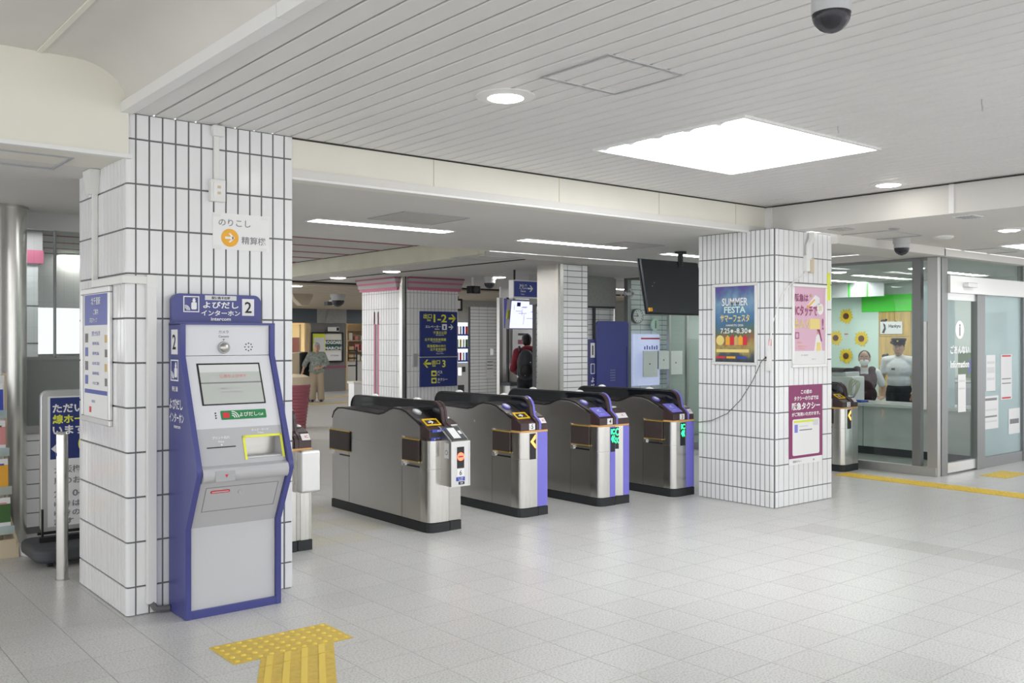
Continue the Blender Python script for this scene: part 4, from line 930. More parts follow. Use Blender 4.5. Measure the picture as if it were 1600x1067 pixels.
MB().fbox(FX(0, 0, 0), -0.016, 0.225, 0.014, 0.29, 0.0, 0.003).build('tag', 'ink_pink', t)
cb_ = tag(MB().tube([(7.26, 5.226, 1.38), (7.25, 5.26, 1.34), (7.255, 5.36, 1.16), (7.265, 5.50, 0.98), (7.27, 5.66, 0.84), (7.27, 5.85, 0.76), (7.28, 6.0, 0.735), (7.30, 6.10, 0.73), (7.335, 6.17, 0.73)], 0.0042, 6).build('cable', 'cable', smooth=True), 'thin dark cable sagging from the power strip to gate three', 'cable')
# ================================================================== DOME CAMERAS AND HANGING THINGS
def dome(label, c, r, h, ztop):
    t = thing('dome_camera', label, 'camera', c)
    MB().lathe([(r * 1.0, 0), (r, h), (r * 1.12, h), (r * 1.12, h + 0.01), (r * 1.12, ztop - c[2])], (0, 0, 0), 28).build('housing', 'dome_grey', t, smooth=True)
    pr = [(0.001, -r * 1.0)] + [(r * 0.97 * math.sin(math.radians(q)), -r * 0.97 * math.cos(math.radians(q))) for q in range(10, 91, 10)]
    dm_ = MB().lathe(pr, (0, 0, 0), 28).build('dome', 'dome_smoke', t, smooth=True)
    MB().ball((0, 0, -r * 0.2), r * 0.55).build('lens_block', 'charcoal', t, smooth=True)
# near dome hanging from the slatted ceiling
c = ray(1299, 22); dd_ = 3.05
dome('large grey dome camera hanging from the slatted ceiling', (c[0] * dd_, c[1] * dd_, EYE + c[2] * dd_), 0.063, 0.10, ZC)
a = ZP(1409, 372, ZB); k_ = pix(a[0], a[1], ZB)
dome('small grey dome camera under the low ceiling before the office', (a[0], a[1], ZB - 0.10), 0.075, 0.045, ZB)
a = ZP(765, 432, 2.5); dome('dark dome camera beside the exit direction sign', (a[0], a[1], 2.40), 0.085, 0.05, 2.5)
a = ZP(1534, 155, ZC); t = tag(MB().tube([(0, 0, 0), (0, 0, -0.03), (0.008, 0, -0.04), (0.008, 0, -0.06)], 0.004, 6).build('ceiling_hook', 'grey_plastic'), 'tiny dark hook hanging from the slatted ceiling', 'hook'); t.location = a
a = ZP(1309, 197, ZC); t = tag(MB().tube([(0, 0, 0), (0, 0, -0.02), (0.006, 0, -0.03), (0.006, 0, -0.04)], 0.003, 6).build('ceiling_hook', 'grey_plastic'), 'tiny hook in the ceiling beside the square ceiling light', 'hook'); t.location = a
# black monitor hung near the office
def hang_monitor():
    MYY = 7.10; bl = YP(1014, 488, MYY); tp = ZP(1073, 392, ZB)
    t = thing('hanging_monitor', 'large black hanging monitor seen from behind left of the far column', 'monitor', (bl[0], MYY, bl[2]))
    F = ((0, 0, 0), (1, 0, 0), tuple(Vector((0, 0.20, 1)).normalized())); w, h = 0.98, 0.615
    MB().fbox(F, 0, 0, w, h, -0.035, 0.0).build('back_case', 'case_dark', t, bevel=0.006)
    MB().fbox(F, -0.012, -0.012, w + 0.012, h + 0.012, -0.050, -0.034).build('bezel', 'black', t)
    MB().fbox(F, 0.02, 0.02, w - 0.02, h - 0.02, -0.053, -0.050).build('screen', 'black_glass', t)
    MB().fbox(F, 0.0, 0.01, 0.045, 0.05, 0.0, 0.02).build('yellow_tag', 'ink_orange', t)
    for q in (0.12, 0.16): MB().fdisc(F, q, h * 0.3 + q, 0.006, 0.0, 0.002, 8).build('screw', 'grey_plastic', t)
    px, py = 0.66, 0.115
    MB().cyl((px, py, h * 0.90), (px, py, ZB - bl[2]), 0.032, n=14).build('pole', 'black', t)
    MB().box(px - 0.05, py - 0.015, h * 0.86, px + 0.05, py + 0.02, h * 0.97).build('bracket', 'black', t)
    MB().cyl((px, py, ZB - bl[2] - 0.025), (px, py, ZB - bl[2]), 0.07, n=18).build('ceiling_plate', 'black', t)
hang_monitor()
# ================================================================== SIGN ON THE PINK COLUMN, FAR WALLS
t = thing('direction_sign', 'tall navy exit sign with yellow arrows on the pink topped column', 'sign', (7.99, PY - 0.001, 0.82))
F = FY(0, 0, 0)
MB().fbox(F, 0, 0.463, 0.69, 1.16, 0, 0.03).build('upper_panel', 'navy', t); MB().fbox(F, 0, 0.0, 0.69, 0.447, 0, 0.03).build('lower_panel', 'navy', t); MB().fbox(F, 0, 0.447, 0.69, 0.463, 0, 0.031).build('divider', 'alu', t)
write(F, [('出口', 0.13, 1.085, 0.075, 'C', 0.155), ('Exit', 0.155, 1.025, 0.032, 'C'), ('1-2', 0.365, 1.055, 0.125, 'C', 0.25)], 'ink_yellow', t, 0.032, bold=2)
write(F, [('エレベーター', 0.235, 0.925, 0.042, 'C', 0.29), ('Elevator', 0.31, 0.888, 0.02, 'C')], 'ink_white', t, 0.032, bold=2)
write(F, [('千里北公園', 0.36, 0.83, 0.048, 'C', 0.25), ('北千里市民体育館', 0.275, 0.725, 0.048, 'C', 0.40), ('阪急阪神の仲介', 0.30, 0.625, 0.045, 'C', 0.35), ('北千里営業所', 0.325, 0.572, 0.045, 'C', 0.30)], 'ink_yellow', t, 0.032, bold=1)
write(F, [('Senri-Kita Park', 0.36, 0.793, 0.018, 'C'), ('Kitasenri Gymnasium', 0.30, 0.688, 0.018, 'C'), ('Hankyu Hanshin', 0.36, 0.535, 0.016, 'C'), ('Kitasenri Office', 0.36, 0.508, 0.016, 'C')], 'ink_white', t, 0.032)
write(F, [('出口', 0.285, 0.375, 0.070, 'C', 0.155), ('Exit', 0.25, 0.322, 0.030, 'C'), ('3', 0.435, 0.350, 0.115, 'C')], 'ink_yellow', t, 0.032, bold=2)
write(F, [('バス', 0.355, 0.220, 0.048, 'C'), ('タクシー', 0.410, 0.105, 0.046, 'C', 0.19), ('Bus', 0.335, 0.178, 0.02, 'C'), ('Taxi', 0.335, 0.062, 0.02, 'C')], 'ink_white', t, 0.032, bold=2)
am = MB(); arrow(am, F, 0.595, 1.055, 0.14, 1, 0.031, 0.033); am.build('arrow_mark', 'ink_yellow', t); am = MB(); arrow(am, F, 0.12, 0.355, 0.14, -1, 0.031, 0.033); am.build('arrow_mark', 'ink_yellow', t)
am = MB(); arrow(am, F, 0.57, 0.92, 0.09, 1, 0.031, 0.033); am.build('arrow_mark', 'ink_white', t)
MB().fbox(F, 0.40, 0.875, 0.49, 0.965, 0.030, 0.033).build('elevator_icon', 'ink_white', t); MB().fbox(F, 0.43, 0.89, 0.46, 0.94, 0.033, 0.034).build('icon_mark', 'navy', t)
for zz in (0.16, 0.05):
    MB().fbox(F, 0.20, zz, 0.295, zz + 0.085, 0.030, 0.033).build('vehicle_icon', 'ink_yellow', t); MB().fround(F, 0.218, zz + 0.02, 0.277, zz + 0.06, 0.01, 0.033, 0.034).build('icon_mark', 'navy', t)
t = tag(MB().fbox(FY(0, 0, 0), 0, 0, 0.09, 0.20, 0, 0.02).build('wall_switch', 'alu', bevel=0.004), 'small metal plate beside the navy exit sign', 'switch'); t.location = (7.86, PY, 1.13)
# wall right of the pink column: vending machine, tile wall, ticket machines
def hbrick_wall(name, label, F, w, h, z0, rowh, bw, m='tile'):
    core = MB().fbox(F, 0, 0, w, h, -0.08, -0.004).build(name, 'grout'); struct(core, label)
    r = 0
    mb = MB(); y = z0
    while y < h - 0.02:
        x_ = 0
        while x_ < w - 0.01:
            mb.fbox(F, x_ + 0.004, y + 0.004, min(w, x_ + bw) - 0.004, min(h, y + rowh) - 0.004, -0.01, 0.0); x_ += bw
        y += rowh
    tag(mb.build('tiles', m, core), kind='stuff'); return core
va = YP(735, 600, 17.4); vb = YP(778, 600, 17.4)
hbrick_wall('wall_back', 'white tiled wall between the drink machine and the ticket machines', FY(va[0], 17.4, 0), vb[0] - va[0], 2.35, 0, 0.077, 0.25)
MB_ = MB().box(YP(665, 600, 17.35)[0], 17.35, 2.30, 16, 17.6, 2.5).build('wall_header', 'stone_header'); struct(MB_, 'grey header above the drink machine')
bk = MB().box(YP(655, 600, 18.2)[0], 18.2, 0, va[0] - 0.0, 18.4, 2.5).build('wall_back', 'stone_header'); struct(bk, 'grey wall behind the drink machine')
vm = thing('vending_machine', 'white drink vending machine with lit shelves behind the pink topped column', 'vending machine', (va[0] - 0.95, 17.45, 0))
MB().box(0, 0, 0.05, 0.93, 0.7, 1.95).build('cabinet', 'white_plastic', vm, bevel=0.01); F = FY(0, 0, 0)
MB().fbox(F, 0.03, 1.02, 0.90, 1.93, 0, 0.01).build('display_case', 'vend_lit', vm)
for k in range(3):
    MB().fbox(F, 0.03, 1.03 + 0.30 * k, 0.90, 1.07 + 0.30 * k, 0.01, 0.03).build('price_rail', 'vend_blue', vm)
    for j in range(10): MB().cyl((0.08 + 0.085 * j, -0.04, 1.07 + 0.30 * k), (0.08 + 0.085 * j, -0.04, 1.25 + 0.30 * k), 0.028, n=10).build('sample_bottle', ('label_blue', 'leaf', 'ink_red', 'ink_gold', 'mint', 'paper')[(j * 2 + k) % 6], vm)
MB().fbox(F, 0.62, 0.72, 0.72, 0.90, 0, 0.02).build('coin_panel', 'chrome', vm); MB().fbox(F, 0.75, 0.80, 0.83, 0.92, 0, 0.02).build('card_reader', 'black', vm); MB().fbox(F, 0.40, 0.62, 0.48, 0.95, 0, 0.01).build('red_panel', 'ink_red', vm); MB().fbox(F, 0.25, 0.28, 0.80, 0.50, 0, 0.012).build('delivery_door', 'charcoal', vm)
a = YP(711, 468, 15.0); t = thing('lit_sign', 'small black framed sign beside the pink topped column', 'sign', (a[0], 15.0, a[2] - 0.22))
MB().fbox(FY(0, 0, 0), 0, 0, 0.18, 0.24, -0.05, 0).build('case', 'black', t); MB().fbox(FY(0, 0, 0), 0.04, 0.04, 0.13, 0.20, 0, 0.004).build('sign_face', 'paper', t)
MB().box(0.08, 0.02, 0.24, 0.10, 0.04, 2.40 - (a[2] - 0.22)).build('hanger', 'black', t)
a = YP(740, 453, 11.5); t = thing('hanging_speaker', 'small black box loudspeaker under the ceiling', 'speaker', (a[0], 11.5, a[2]))
MB().box(-0.09, -0.06, -0.055, 0.09, 0.06, 0.06).build('box', 'black', t, bevel=0.008); MB().tube([(0, 0.02, 0.06), (0, 0.02, 2.5 - a[2])], 0.02, 8).build('bracket', 'white_plastic', t); MB().fdisc(FY(0, -0.06, 0), 0, 0, 0.045, 0, 0.003).build('grille', 'charcoal', t)
# hanging sign and fare map monitor left of the steel column
a = YP(802, 437, 9.9); b = YP(848, 467, 9.9)
t = thing('hanging_sign', 'blue hanging sign with white arrow left of the steel column', 'sign', (a[0], 9.9, b[2]))
w_ = b[0] - a[0] + 0.15; h_ = a[2] - b[2]; F = FY(0, 0, 0)
MB().fbox(F, 0, 0, w_, h_, -0.10, 0).build('case', 'alu_white', t); MB().fbox(F, 0.015, 0.02, w_ - 0.01, h_ - 0.015, 0, 0.004).build('sign_face', 'sign_blue', t)
write(F, [('改札口', 0.17, h_ * 0.64, 0.075, 'C', 0.13), ('Gates', 0.17, h_ * 0.40, 0.03, 'C'), ('Ticket', 0.16, h_ * 0.22, 0.018, 'C')], 'ink_white', t, 0.006, bold=1)
am = MB(); arrow(am, F, 0.30, h_ * 0.55, 0.10, 1, 0.004, 0.006); am.build('arrow_mark', 'ink_white', t); MB().cyl((0.06, 0.05, h_), (0.06, 0.05, 2.50 - b[2]), 0.015, n=8).build('hanger', 'black', t); MB().cyl((w_ - 0.06, 0.05, h_), (w_ - 0.06, 0.05, 2.50 - b[2]), 0.015, n=8).build('hanger', 'black', t)
a = YP(796, 470, 12.6); b = YP(842, 513, 12.6)
t = thing('fare_map_screen', 'lit monitor showing a blue fare map above the ticket machine', 'screen', (a[0], 12.6, b[2]))
w_ = b[0] - a[0] + 0.3; h_ = a[2] - b[2]; V = Vector((0, -0.14, 1)).normalized(); F = ((0, 0, 0), (1, 0, 0), tuple(V))
MB().fbox(F, -0.02, -0.02, w_ + 0.02, h_ + 0.02, -0.10, -0.002).build('case', 'grey_plastic', t); MB().fbox(F, 0, 0, w_, h_, -0.002, 0.003).build('screen', 'map_screen', t)
MB().fbox(F, -0.05, 0.16, -0.02, 0.30, -0.06, -0.02).build('yellow_label', 'lime', t)
rl = MB(); random.seed(3)
for k in range(16):
    x_ = random.uniform(0.05, w_ - 0.1); y_ = random.uniform(0.06, h_ - 0.1); L_ = random.uniform(0.05, 0.2)
    if k % 2: rl.fbox(F, x_, y_, min(w_ - 0.02, x_ + L_), y_ + 0.006, 0.003, 0.004)
    else: rl.fbox(F, x_, y_, x_ + 0.006, min(h_ - 0.02, y_ + L_), 0.003, 0.004)
rl.build('route_lines', 'label_blue', t); MB().fbox(F, 0.12, h_ - 0.09, 0.20, h_ - 0.02, 0.003, 0.005).build('title_box', 'navy', t)
MB().cyl((0.15, 0.06, h_ - 0.1), (0.15, 0.06, 2.5 - b[2]), 0.025, n=10).build('hanger', 'grey_plastic', t)
# ticket machine wall
a = YP(781, 600, 13.3); b = YP(812, 600, 13.3)
wl = MB().box(a[0] + 0.02, 13.3, 0, 13.5, 13.34, 2.5).build('wall_ticket', 'alu_white'); struct(wl, 'pale wall with ticket machines beyond the steel column')
jm = MB().box(a[0] - 0.055, 13.24, 0, a[0] + 0.02, 13.32, 2.3).build('steel_jamb', 'steel_dark', wl); MB().box(a[0] + 0.02, 13.10, 0, a[0] + 0.05, 13.14, 2.3).build('black_edge', 'black', wl); MB().box(a[0] - 0.055, 13.10, 1.75, a[0] + 0.01, 13.12, 2.28).build('violet_sign', 'purple', wl)
tm = thing('ticket_machine', 'white ticket machine with sloping panel in front of the traveller', 'ticket machine', (b[0] - 0.25, 13.28, 0))
MB().box(-0.25, -0.32, 0.72, 1.4, 0, 0.78).build('counter', 'charcoal', tm); MB().box(-0.2, -0.25, 0, 1.35, 0, 0.72).build('base', 'alu_white', tm)
MB().prism([(-0.28, 0.78), (-0.10, 1.02), (0.0, 1.02), (0.0, 0.78)], 'x', 0.0, 1.2).build('sloped_panel', 'white_plastic', tm); MB().box(0.05, -0.02, 1.1, 1.2, 0.0, 1.75).build('upper_panel', 'alu_white', tm)
MB().fbox(FY(0, -0.02, 0), 0.18, 1.46, 0.42, 1.54, 0, 0.004).build('red_label', 'pink_dark', tm); MB().fbox(FY(0, -0.02, 0), 0.18, 1.62, 0.42, 1.66, 0, 0.004).build('dark_label', 'charcoal', tm); MB().fbox(FY(0, -0.02, 0), 0.16, 1.25, 0.40, 1.40, 0, 0.004).build('slot_panel', 'grey_plastic', tm); MB().box(0.06, -0.22, 0.86, 0.14, -0.15, 0.98).build('coin_slot', 'black', tm)
a = YP(745, 548, 17.39); t = tag(MB().fbox(FY(0, 0, 0), 0, 0, 0.10, 0.16, 0, 0.02).build('wall_switch', 'alu'), 'small switch plate on the far tiled wall', 'switch'); t.location = (YP(765, 555, 17.4)[0], 17.4, YP(765, 555, 17.4)[2])
a = YP(760, 590, 17.39); t = thing('paper_notice', 'white paper notices on the far tiled wall', 'notice', (a[0], 17.398, a[2])); MB().fbox(FY(0, 0, 0), 0, 0, 0.22, 0.42, 0, 0.003).build('sheet', 'paper', t)
for k in range(3): MB().fbox(FY(0, 0, 0), 0.02, 0.20 + 0.08 * k, 0.20, 0.215 + 0.08 * k, 0.003, 0.004).build('text_line', 'ink', t)
# ================================================================== LEFT SIDE: WINDOW WALL, ROUND COLUMN, STANDING SIGN
rcx, rcy = 1.475, 8.07
o = MB().cyl((rcx, rcy, 0), (rcx, rcy, ZB), 0.215, n=40).build('steel_column', 'steel_bright', smooth=True); struct(o, 'round stainless steel column at the left edge')
MB().cyl((rcx, rcy, ZB - 0.02), (rcx, rcy, ZB + 0.001), 0.23, n=40).build('collar', 'steel', o, smooth=True); MB().cyl((rcx, rcy, 0), (rcx, rcy, 0.012), 0.225, n=40).build('foot_ring', 'steel', o, smooth=True)
WLX0, WLX1, WLY = 1.50, 3.10, 8.22
wl = hbrick_wall('wall_left', 'low white tiled wall under the dark glass beside the round column', FY(WLX0, WLY, 0), WLX1 - WLX0, 0.80, 0.05, 0.115, 0.45)
MB().box(WLX0, WLY - 0.02, 0.80, WLX1, WLY + 0.10, 0.86).build('sill', 'frame_light', wl)
MB().box(WLX0, WLY + 0.01, 0.86, WLX1, WLY + 0.05, 1.40).build('counter_panel', 'panel_grey', wl)
wn = MB().box(WLX0, WLY + 0.02, 1.40, WLX1, WLY + 0.03, 2.45).build('window_1', 'glass_dark'); struct(wn, 'dark reflecting glass above the low tiled wall at left')
MB().box(WLX0, WLY, 1.385, WLX1, WLY + 0.06, 1.41).build('window_rail', 'frame_grey', wn); MB().box(WLX0, WLY - 0.01, 2.43, WLX1, WLY + 0.07, ZB).build('window_head', 'frame_light', wn)
for q in (1.60, 1.93): MB().box(q, WLY, 1.40, q + 0.012, WLY + 0.05, 2.45).build('window_post', 'frame_grey', wn)
# room behind the left glass
t = struct(MB().box(-2, 13.8, 0, 6.2, 13.95, 1.35).build('wall_far_left', 'stone_header'), 'grey wall seen through the left glass')
t2 = struct(MB().box(-2, 13.8, 1.98, 6.2, 13.95, 2.72).build('wall_far_left', 'paper_grey'), 'pale band above the windows seen through the left glass')
for q in (-0.5, 1.2, 2.0, 2.35, 3.6, 4.6): MB().box(q, 13.78, 1.35, q + 0.08, 13.97, 1.98).build('window_post', 'frame_grey', t2)
a = YP(45, 420, 11.0); pkc = struct(MB().box(a[0] - 0.09, 11.0, 0, a[0] + 0.09, 11.2, 2.42).build('tiled_column', 'tile'), 'narrow white tiled column with pink top seen through the left glass')
MB().box(a[0] - 0.12, 10.97, 2.36, a[0] + 0.14, 11.23, 2.50).build('capital_band', 'pink_trim', pkc); MB().box(a[0] - 0.11, 10.98, 2.50, a[0] + 0.13, 11.22, 2.715).build('capital_top', 'grey_trim', pkc)
for z in (0.3, 0.7, 1.1, 1.5, 1.9): MB().box(a[0] - 0.092, 10.998, z, a[0] + 0.092, 11.0, z + 0.012).build('joint_line', 'grout', pkc)
# bollard
t = thing('steel_bollard', 'slim stainless steel bollard beside the near tiled column', 'bollard', (1.578, 6.53, 0))
MB().lathe([(0.036, 0), (0.036, 0.93), (0.034, 0.945), (0.026, 0.953), (0.001, 0.955)], (0, 0, 0), 24).build('post', 'steel_bright', t, smooth=True); MB().lathe([(0.044, 0), (0.044, 0.006), (0.036, 0.008)], (0, 0, 0), 24).build('foot_ring', 'steel', t, smooth=True)
MB().fbox(FX(-0.0365, 0, 0), -0.01, 0.80, 0.008, 0.82, 0, 0.001).build('sticker', 'label_blue', t)
# standing sign on a water base
t = thing('standing_sign', 'white standing notice on a dark wheeled base behind the bollard', 'sign', (1.60, 7.20, 0))
F = FY(0, 0, 0)
fr = MB(); fr.fround(F, 0.0, 0.18, 0.70, 1.19, 0.05, -0.045, 0.0); fr.build('frame', 'alu', t, bevel=0.006)
MB().fbox(F, 0.045, 0.225, 0.655, 1.145, 0, 0.003).build('sheet', 'paper', t); MB().fbox(F, 0.06, 0.70, 0.645, 1.135, 0.003, 0.0045).build('blue_header', 'navy', t)
write(F, [('ただいま千里', 0.075, 1.060, 0.066, 'L', 0.42), ('います。', 0.075, 0.905, 0.066, 'L', 0.25)], 'ink_white', t, 0.006, bold=2.5); write(F, [('線ホームが込', 0.075, 0.983, 0.066, 'L', 0.42)], 'ink_yellow', t, 0.006, bold=2.5)
MB().fprism(F, [(0.065, 0.775), (0.125, 0.83), (0.125, 0.72)], 0.0045, 0.006).build('arrow_mark', 'ink_white', t)
for k in range(28):
    pass
rg = MB(); n_ = 28
for k in range(n_):
    p0 = 2 * math.pi * k / n_; p1 = 2 * math.pi * (k + 1) / n_; rg.fprism(F, [(0.36 + 0.10 * math.cos(p0), 0.80 + 0.085 * math.sin(p0)), (0.36 + 0.115 * math.cos(p0), 0.80 + 0.10 * math.sin(p0)), (0.36 + 0.115 * math.cos(p1), 0.80 + 0.10 * math.sin(p1)), (0.36 + 0.10 * math.cos(p1), 0.80 + 0.085 * math.sin(p1))], 0.0045, 0.006)
rg.build('yellow_ring', 'ink_yellow', t)
write(F, [('大阪梅田方面', 0.085, 0.625, 0.052, 'L', 0.36), ('駅のお乗換え', 0.085, 0.545, 0.052, 'L', 0.36), ('2、04', 0.085, 0.450, 0.050, 'L', 0.20), ('ゆきは淡路', 0.085, 0.380, 0.050, 'L', 0.30), ('ゆきの最終', 0.085, 0.315, 0.050, 'L', 0.30), ('ます', 0.085, 0.255, 0.045, 'L', 0.13)], 'ink_grey', t, 0.006, bold=1.5)
bs_ = MB(); bs_.prism(rrect(-0.10, -0.33, 0.80, 0.22, 0.10), 'z', 0.035, 0.13); bs_.build('water_base', 'charcoal', t, bevel=0.03, seg=3)
for x_, y_ in ((0.0, -0.25), (0.70, -0.25), (0.0, 0.14), (0.70, 0.14)): MB().cyl((x_ - 0.015, y_, 0.03), (x_ + 0.015, y_, 0.03), 0.03, n=14).build('wheel', 'rubber', t)
MB().box(-0.02, -0.06, 0.13, 0.72, -0.035, 0.165).build('support_bar', 'black', t); MB().box(-0.02, -0.005, 0.175, 0.72, 0.02, 0.195).build('support_bar', 'black', t)
for q in (-0.005, 0.695): MB().box(q, -0.05, 0.13, q + 0.012, -0.03, 0.36).build('support_arm', 'black', t)
# small kerb block by the round column
t = tag(MB().prism([(0, 0), (0.06, -0.10), (0.10, 0.10), (0, 0.24)], 'z', 0, 0.06).build('floor_block', 'paper_grey', bevel=0.006), 'pale low block on the floor by the round steel column', 'block'); t.location = (1.51, 7.42, 0)
# brochure rack
rk = thing('brochure_rack', 'beige brochure rack at the left edge of the photograph', 'rack', (0.94, 7.58, 0))
a_ = math.radians(0)
for x_ in (0.0, 0.545):
    MB().prism([(-0.18, 0), (0.26, 0), (0.30, 1.30), (0.24, 1.30), (0.16, 0.30), (-0.16, 0.10)], 'x', x_, x_ + 0.018).build('side_panel', 'beige', rk)
MB().box(0.018, -0.17, 0.0, 0.545, -0.15, 0.13).build('kick_board', 'beige', rk); MB().box(0.018, 0.22, 0.1, 0.545, 0.24, 1.28).build('back_panel', 'alu_white', rk)
for k in range(4): MB().box(0.018, -0.12 + 0.085 * k, 0.16 + 0.27 * k, 0.545, 0.22, 0.175 + 0.27 * k).build('shelf', 'beige', rk); MB().box(0.018, -0.125 + 0.085 * k, 0.16 + 0.27 * k, 0.545, -0.118 + 0.085 * k, 0.22 + 0.27 * k).build('shelf_lip', 'glass_frost', rk)
bc = [('leaf', 'green and white'), ('ink_orange', 'orange'), ('ink_pink', 'dull pink'), ('label_blue', 'blue and white')]
for k in range(4):
    for j in range(3):
        nm = 'leaflet in the %s shelf of the beige rack, %s' % (('bottom', 'second', 'third', 'top')[k], ('left', 'middle', 'right')[j])
        b = thing('leaflet', nm, 'leaflet', (0.94 + 0.035 + 0.17 * j, 7.58 - 0.085 + 0.085 * k, 0.18 + 0.27 * k), 0, 'leaflets in the brochure rack')
        V = Vector((0, 0.10, 1)).normalized(); F = ((0, 0, 0), (1, 0, 0), tuple(V))
        MB().fbox(F, 0, 0, 0.155, 0.235, -0.006, 0).build('cover', 'paper', b); MB().fbox(F, 0.0, 0.0 if k % 2 else 0.06, 0.155, 0.15 + 0.02 * j, 0, 0.0012).build('cover_picture', bc[(k + (j == 1)) % 4][0], b); MB().fbox(F, 0.02, 0.185, 0.13, 0.20, 0, 0.0012).build('title_bar', bc[(k + 2) % 4][0], b)
# ================================================================== TACTILE PAVING
t = thing('tactile_paving', 'yellow tactile strip with dots and bars leading to the kiosk', 'tactile paving', (1.797, 4.30, 0))
MB().box(0, 0, 0, 0.645, 0.315, 0.003).build('warning_plate', 'tactile', t, bevel=0.001)
dotm = MB().lathe([(0.013, 0), (0.012, 0.002), (0.009, 0.0045), (0.001, 0.005)], (0, 0, 0), 12).mesh('dot', 'tactile_raised', True)
for i in range(11):
    for j in range(5): link('dot', dotm, t).location = (0.030 + 0.0585 * i, 0.030 + 0.064 * j, 0.003)
def shear(x, y): return (x + y * TS, y)
TS = 0.51
for k in range(2):
    y0, y1 = (-0.13, -0.001) if k else (-0.62, -0.132)
    MB().prism([shear(0.135, y0), shear(0.530, y0), shear(0.530, y1), shear(0.135, y1)], 'z', 0, 0.003).build('guide_plate', 'tactile', t)
    for i in range(4):
        xx = 0.185 + 0.092 * i
        MB().prism([shear(xx - 0.017, y0 + 0.004), shear(xx + 0.017, y0 + 0.004), shear(xx + 0.017, y1 - 0.004), shear(xx - 0.017, y1 - 0.004)], 'z', 0.003, 0.008).build('guide_bar', 'tactile_raised', t)
t = thing('tactile_paving', 'yellow tactile line crossing the floor before the glass office', 'tactile paving', (9.62, 1.2, 0))
for k in range(16): MB().box(0, 0.30 * k + 0.001, 0, 0.30, 0.30 * k + 0.299, 0.003).build('guide_plate', 'tactile', t)
bm2 = MB().box(-0.016, 0, 0, 0.016, 0.28, 0.005).mesh('guide_bar', 'tactile_raised')
for k in range(16):
    for i in range(4): link('guide_bar', bm2, t).location = (0.04 + 0.073 * i, 0.30 * k + 0.01, 0.003)
t = thing('tactile_paving', 'faded yellow tactile patch in front of the office door', 'tactile paving', (10.85, 4.62, 0))
for i in range(2):
    q = MB().box(0.30 * i + 0.001, 0, 0, 0.30 * i + 0.299, 0.30, 0.003).build('warning_plate', 'tactile', t)
    for a in range(4):
        for b in range(4): link('dot', dotm, t).location = (0.30 * i + 0.045 + 0.07 * a, 0.045 + 0.07 * b, 0.003)
for (x_, y_, lab) in ((10.3, 20.2, 'yellow tactile line on the floor near the woman'), (12.2, 22.4, 'yellow tactile line on the floor by the far shop')):
    t = thing('tactile_paving', lab, 'tactile paving', (x_, y_, 0))
    for k in range(9): MB().box(0.30 * k + 0.001 - 1.3, 0, 0, 0.30 * k - 1.001, 0.30, 0.003).build('guide_plate', 'tactile', t)
# ================================================================== FAR SHOPS
WY = 25.0
def SX_(u): return YP(u, 600, WY)[0]
pier = struct(MB().box(SX_(486), WY, 0, SX_(540), WY + 0.4, 2.5).build('wall_shop', 'stone'), 'dark stone pier between two far shops')
MB().box(SX_(484), WY - 0.02, 0.70, SX_(541), WY, 0.76).build('red_line', 'pink_dark', pier); MB().box(SX_(494), WY - 0.06, 2.03, SX_(540), WY, 2.5).build('pier_head', 'stone_header', pier); MB().box(SX_(540), WY - 0.03, 0, SX_(540) + 0.05, WY + 0.4, 2.1).build('pier_edge', 'wood_pale', pier)
ln = struct(MB().box(9.2, WY - 0.05, 2.03, 22, WY + 0.35, 2.5).build('wall_lintel', 'slate'), 'dark lintel over the far shop fronts')
MB().prism([(SX_(505), 2.02), (SX_(518), 2.02), (SX_(527), 2.46), (SX_(512), 2.46)], 'y', WY - 0.12, WY - 0.05).build('slanted_cover', 'stone_header', ln)
bw = struct(MB().box(9.2, WY + 3, 0, 22, WY + 3.2, 2.6).build('wall_shop', 'beige'), 'warm lit back wall of the far shops')
struct(MB().box(9.2, WY + 0.3, 2.2, 22, WY + 3.2, 2.3).build('ceiling', 'cream'), 'cream ceiling inside the far shops')
rf = struct(MB().box(SX_(563) + 1.2, WY, 0, 24, WY + 0.3, 2.5).build('wall_shop', 'stone_header'), 'grey wall right of the far shops')
struct(MB().box(9.2, WY, 0, SX_(440), WY + 0.3, 2.5).build('wall_shop', 'stone_header'), 'grey wall left of the far shops')
struct(MB().box(16.2, 13.9, 0, 16.4, WY, 2.6).build('wall_right', 'stone_header'), 'grey wall closing the far hall on the right')
def shop_lamp(label, x, y):
    t = thing('shop_light', label, 'light', (x, y, 2.2)); MB().box(-0.5, -0.12, -0.03, 0.5, 0.12, 0).build('housing', 'white_trim', t); MB().box(-0.47, -0.10, -0.04, 0.47, 0.10, -0.03).build('diffuser', 'shop_lamp', t)
mat('shop_lamp', (1, 1, 1), 0.5, emit=45.0, ecol=(1.0, 0.82, 0.58))
shop_lamp('warm light inside the far left shop', SX_(465) + 0.2, WY + 1.3); shop_lamp('warm light inside the far right shop', SX_(556) + 0.3, WY + 1.3)
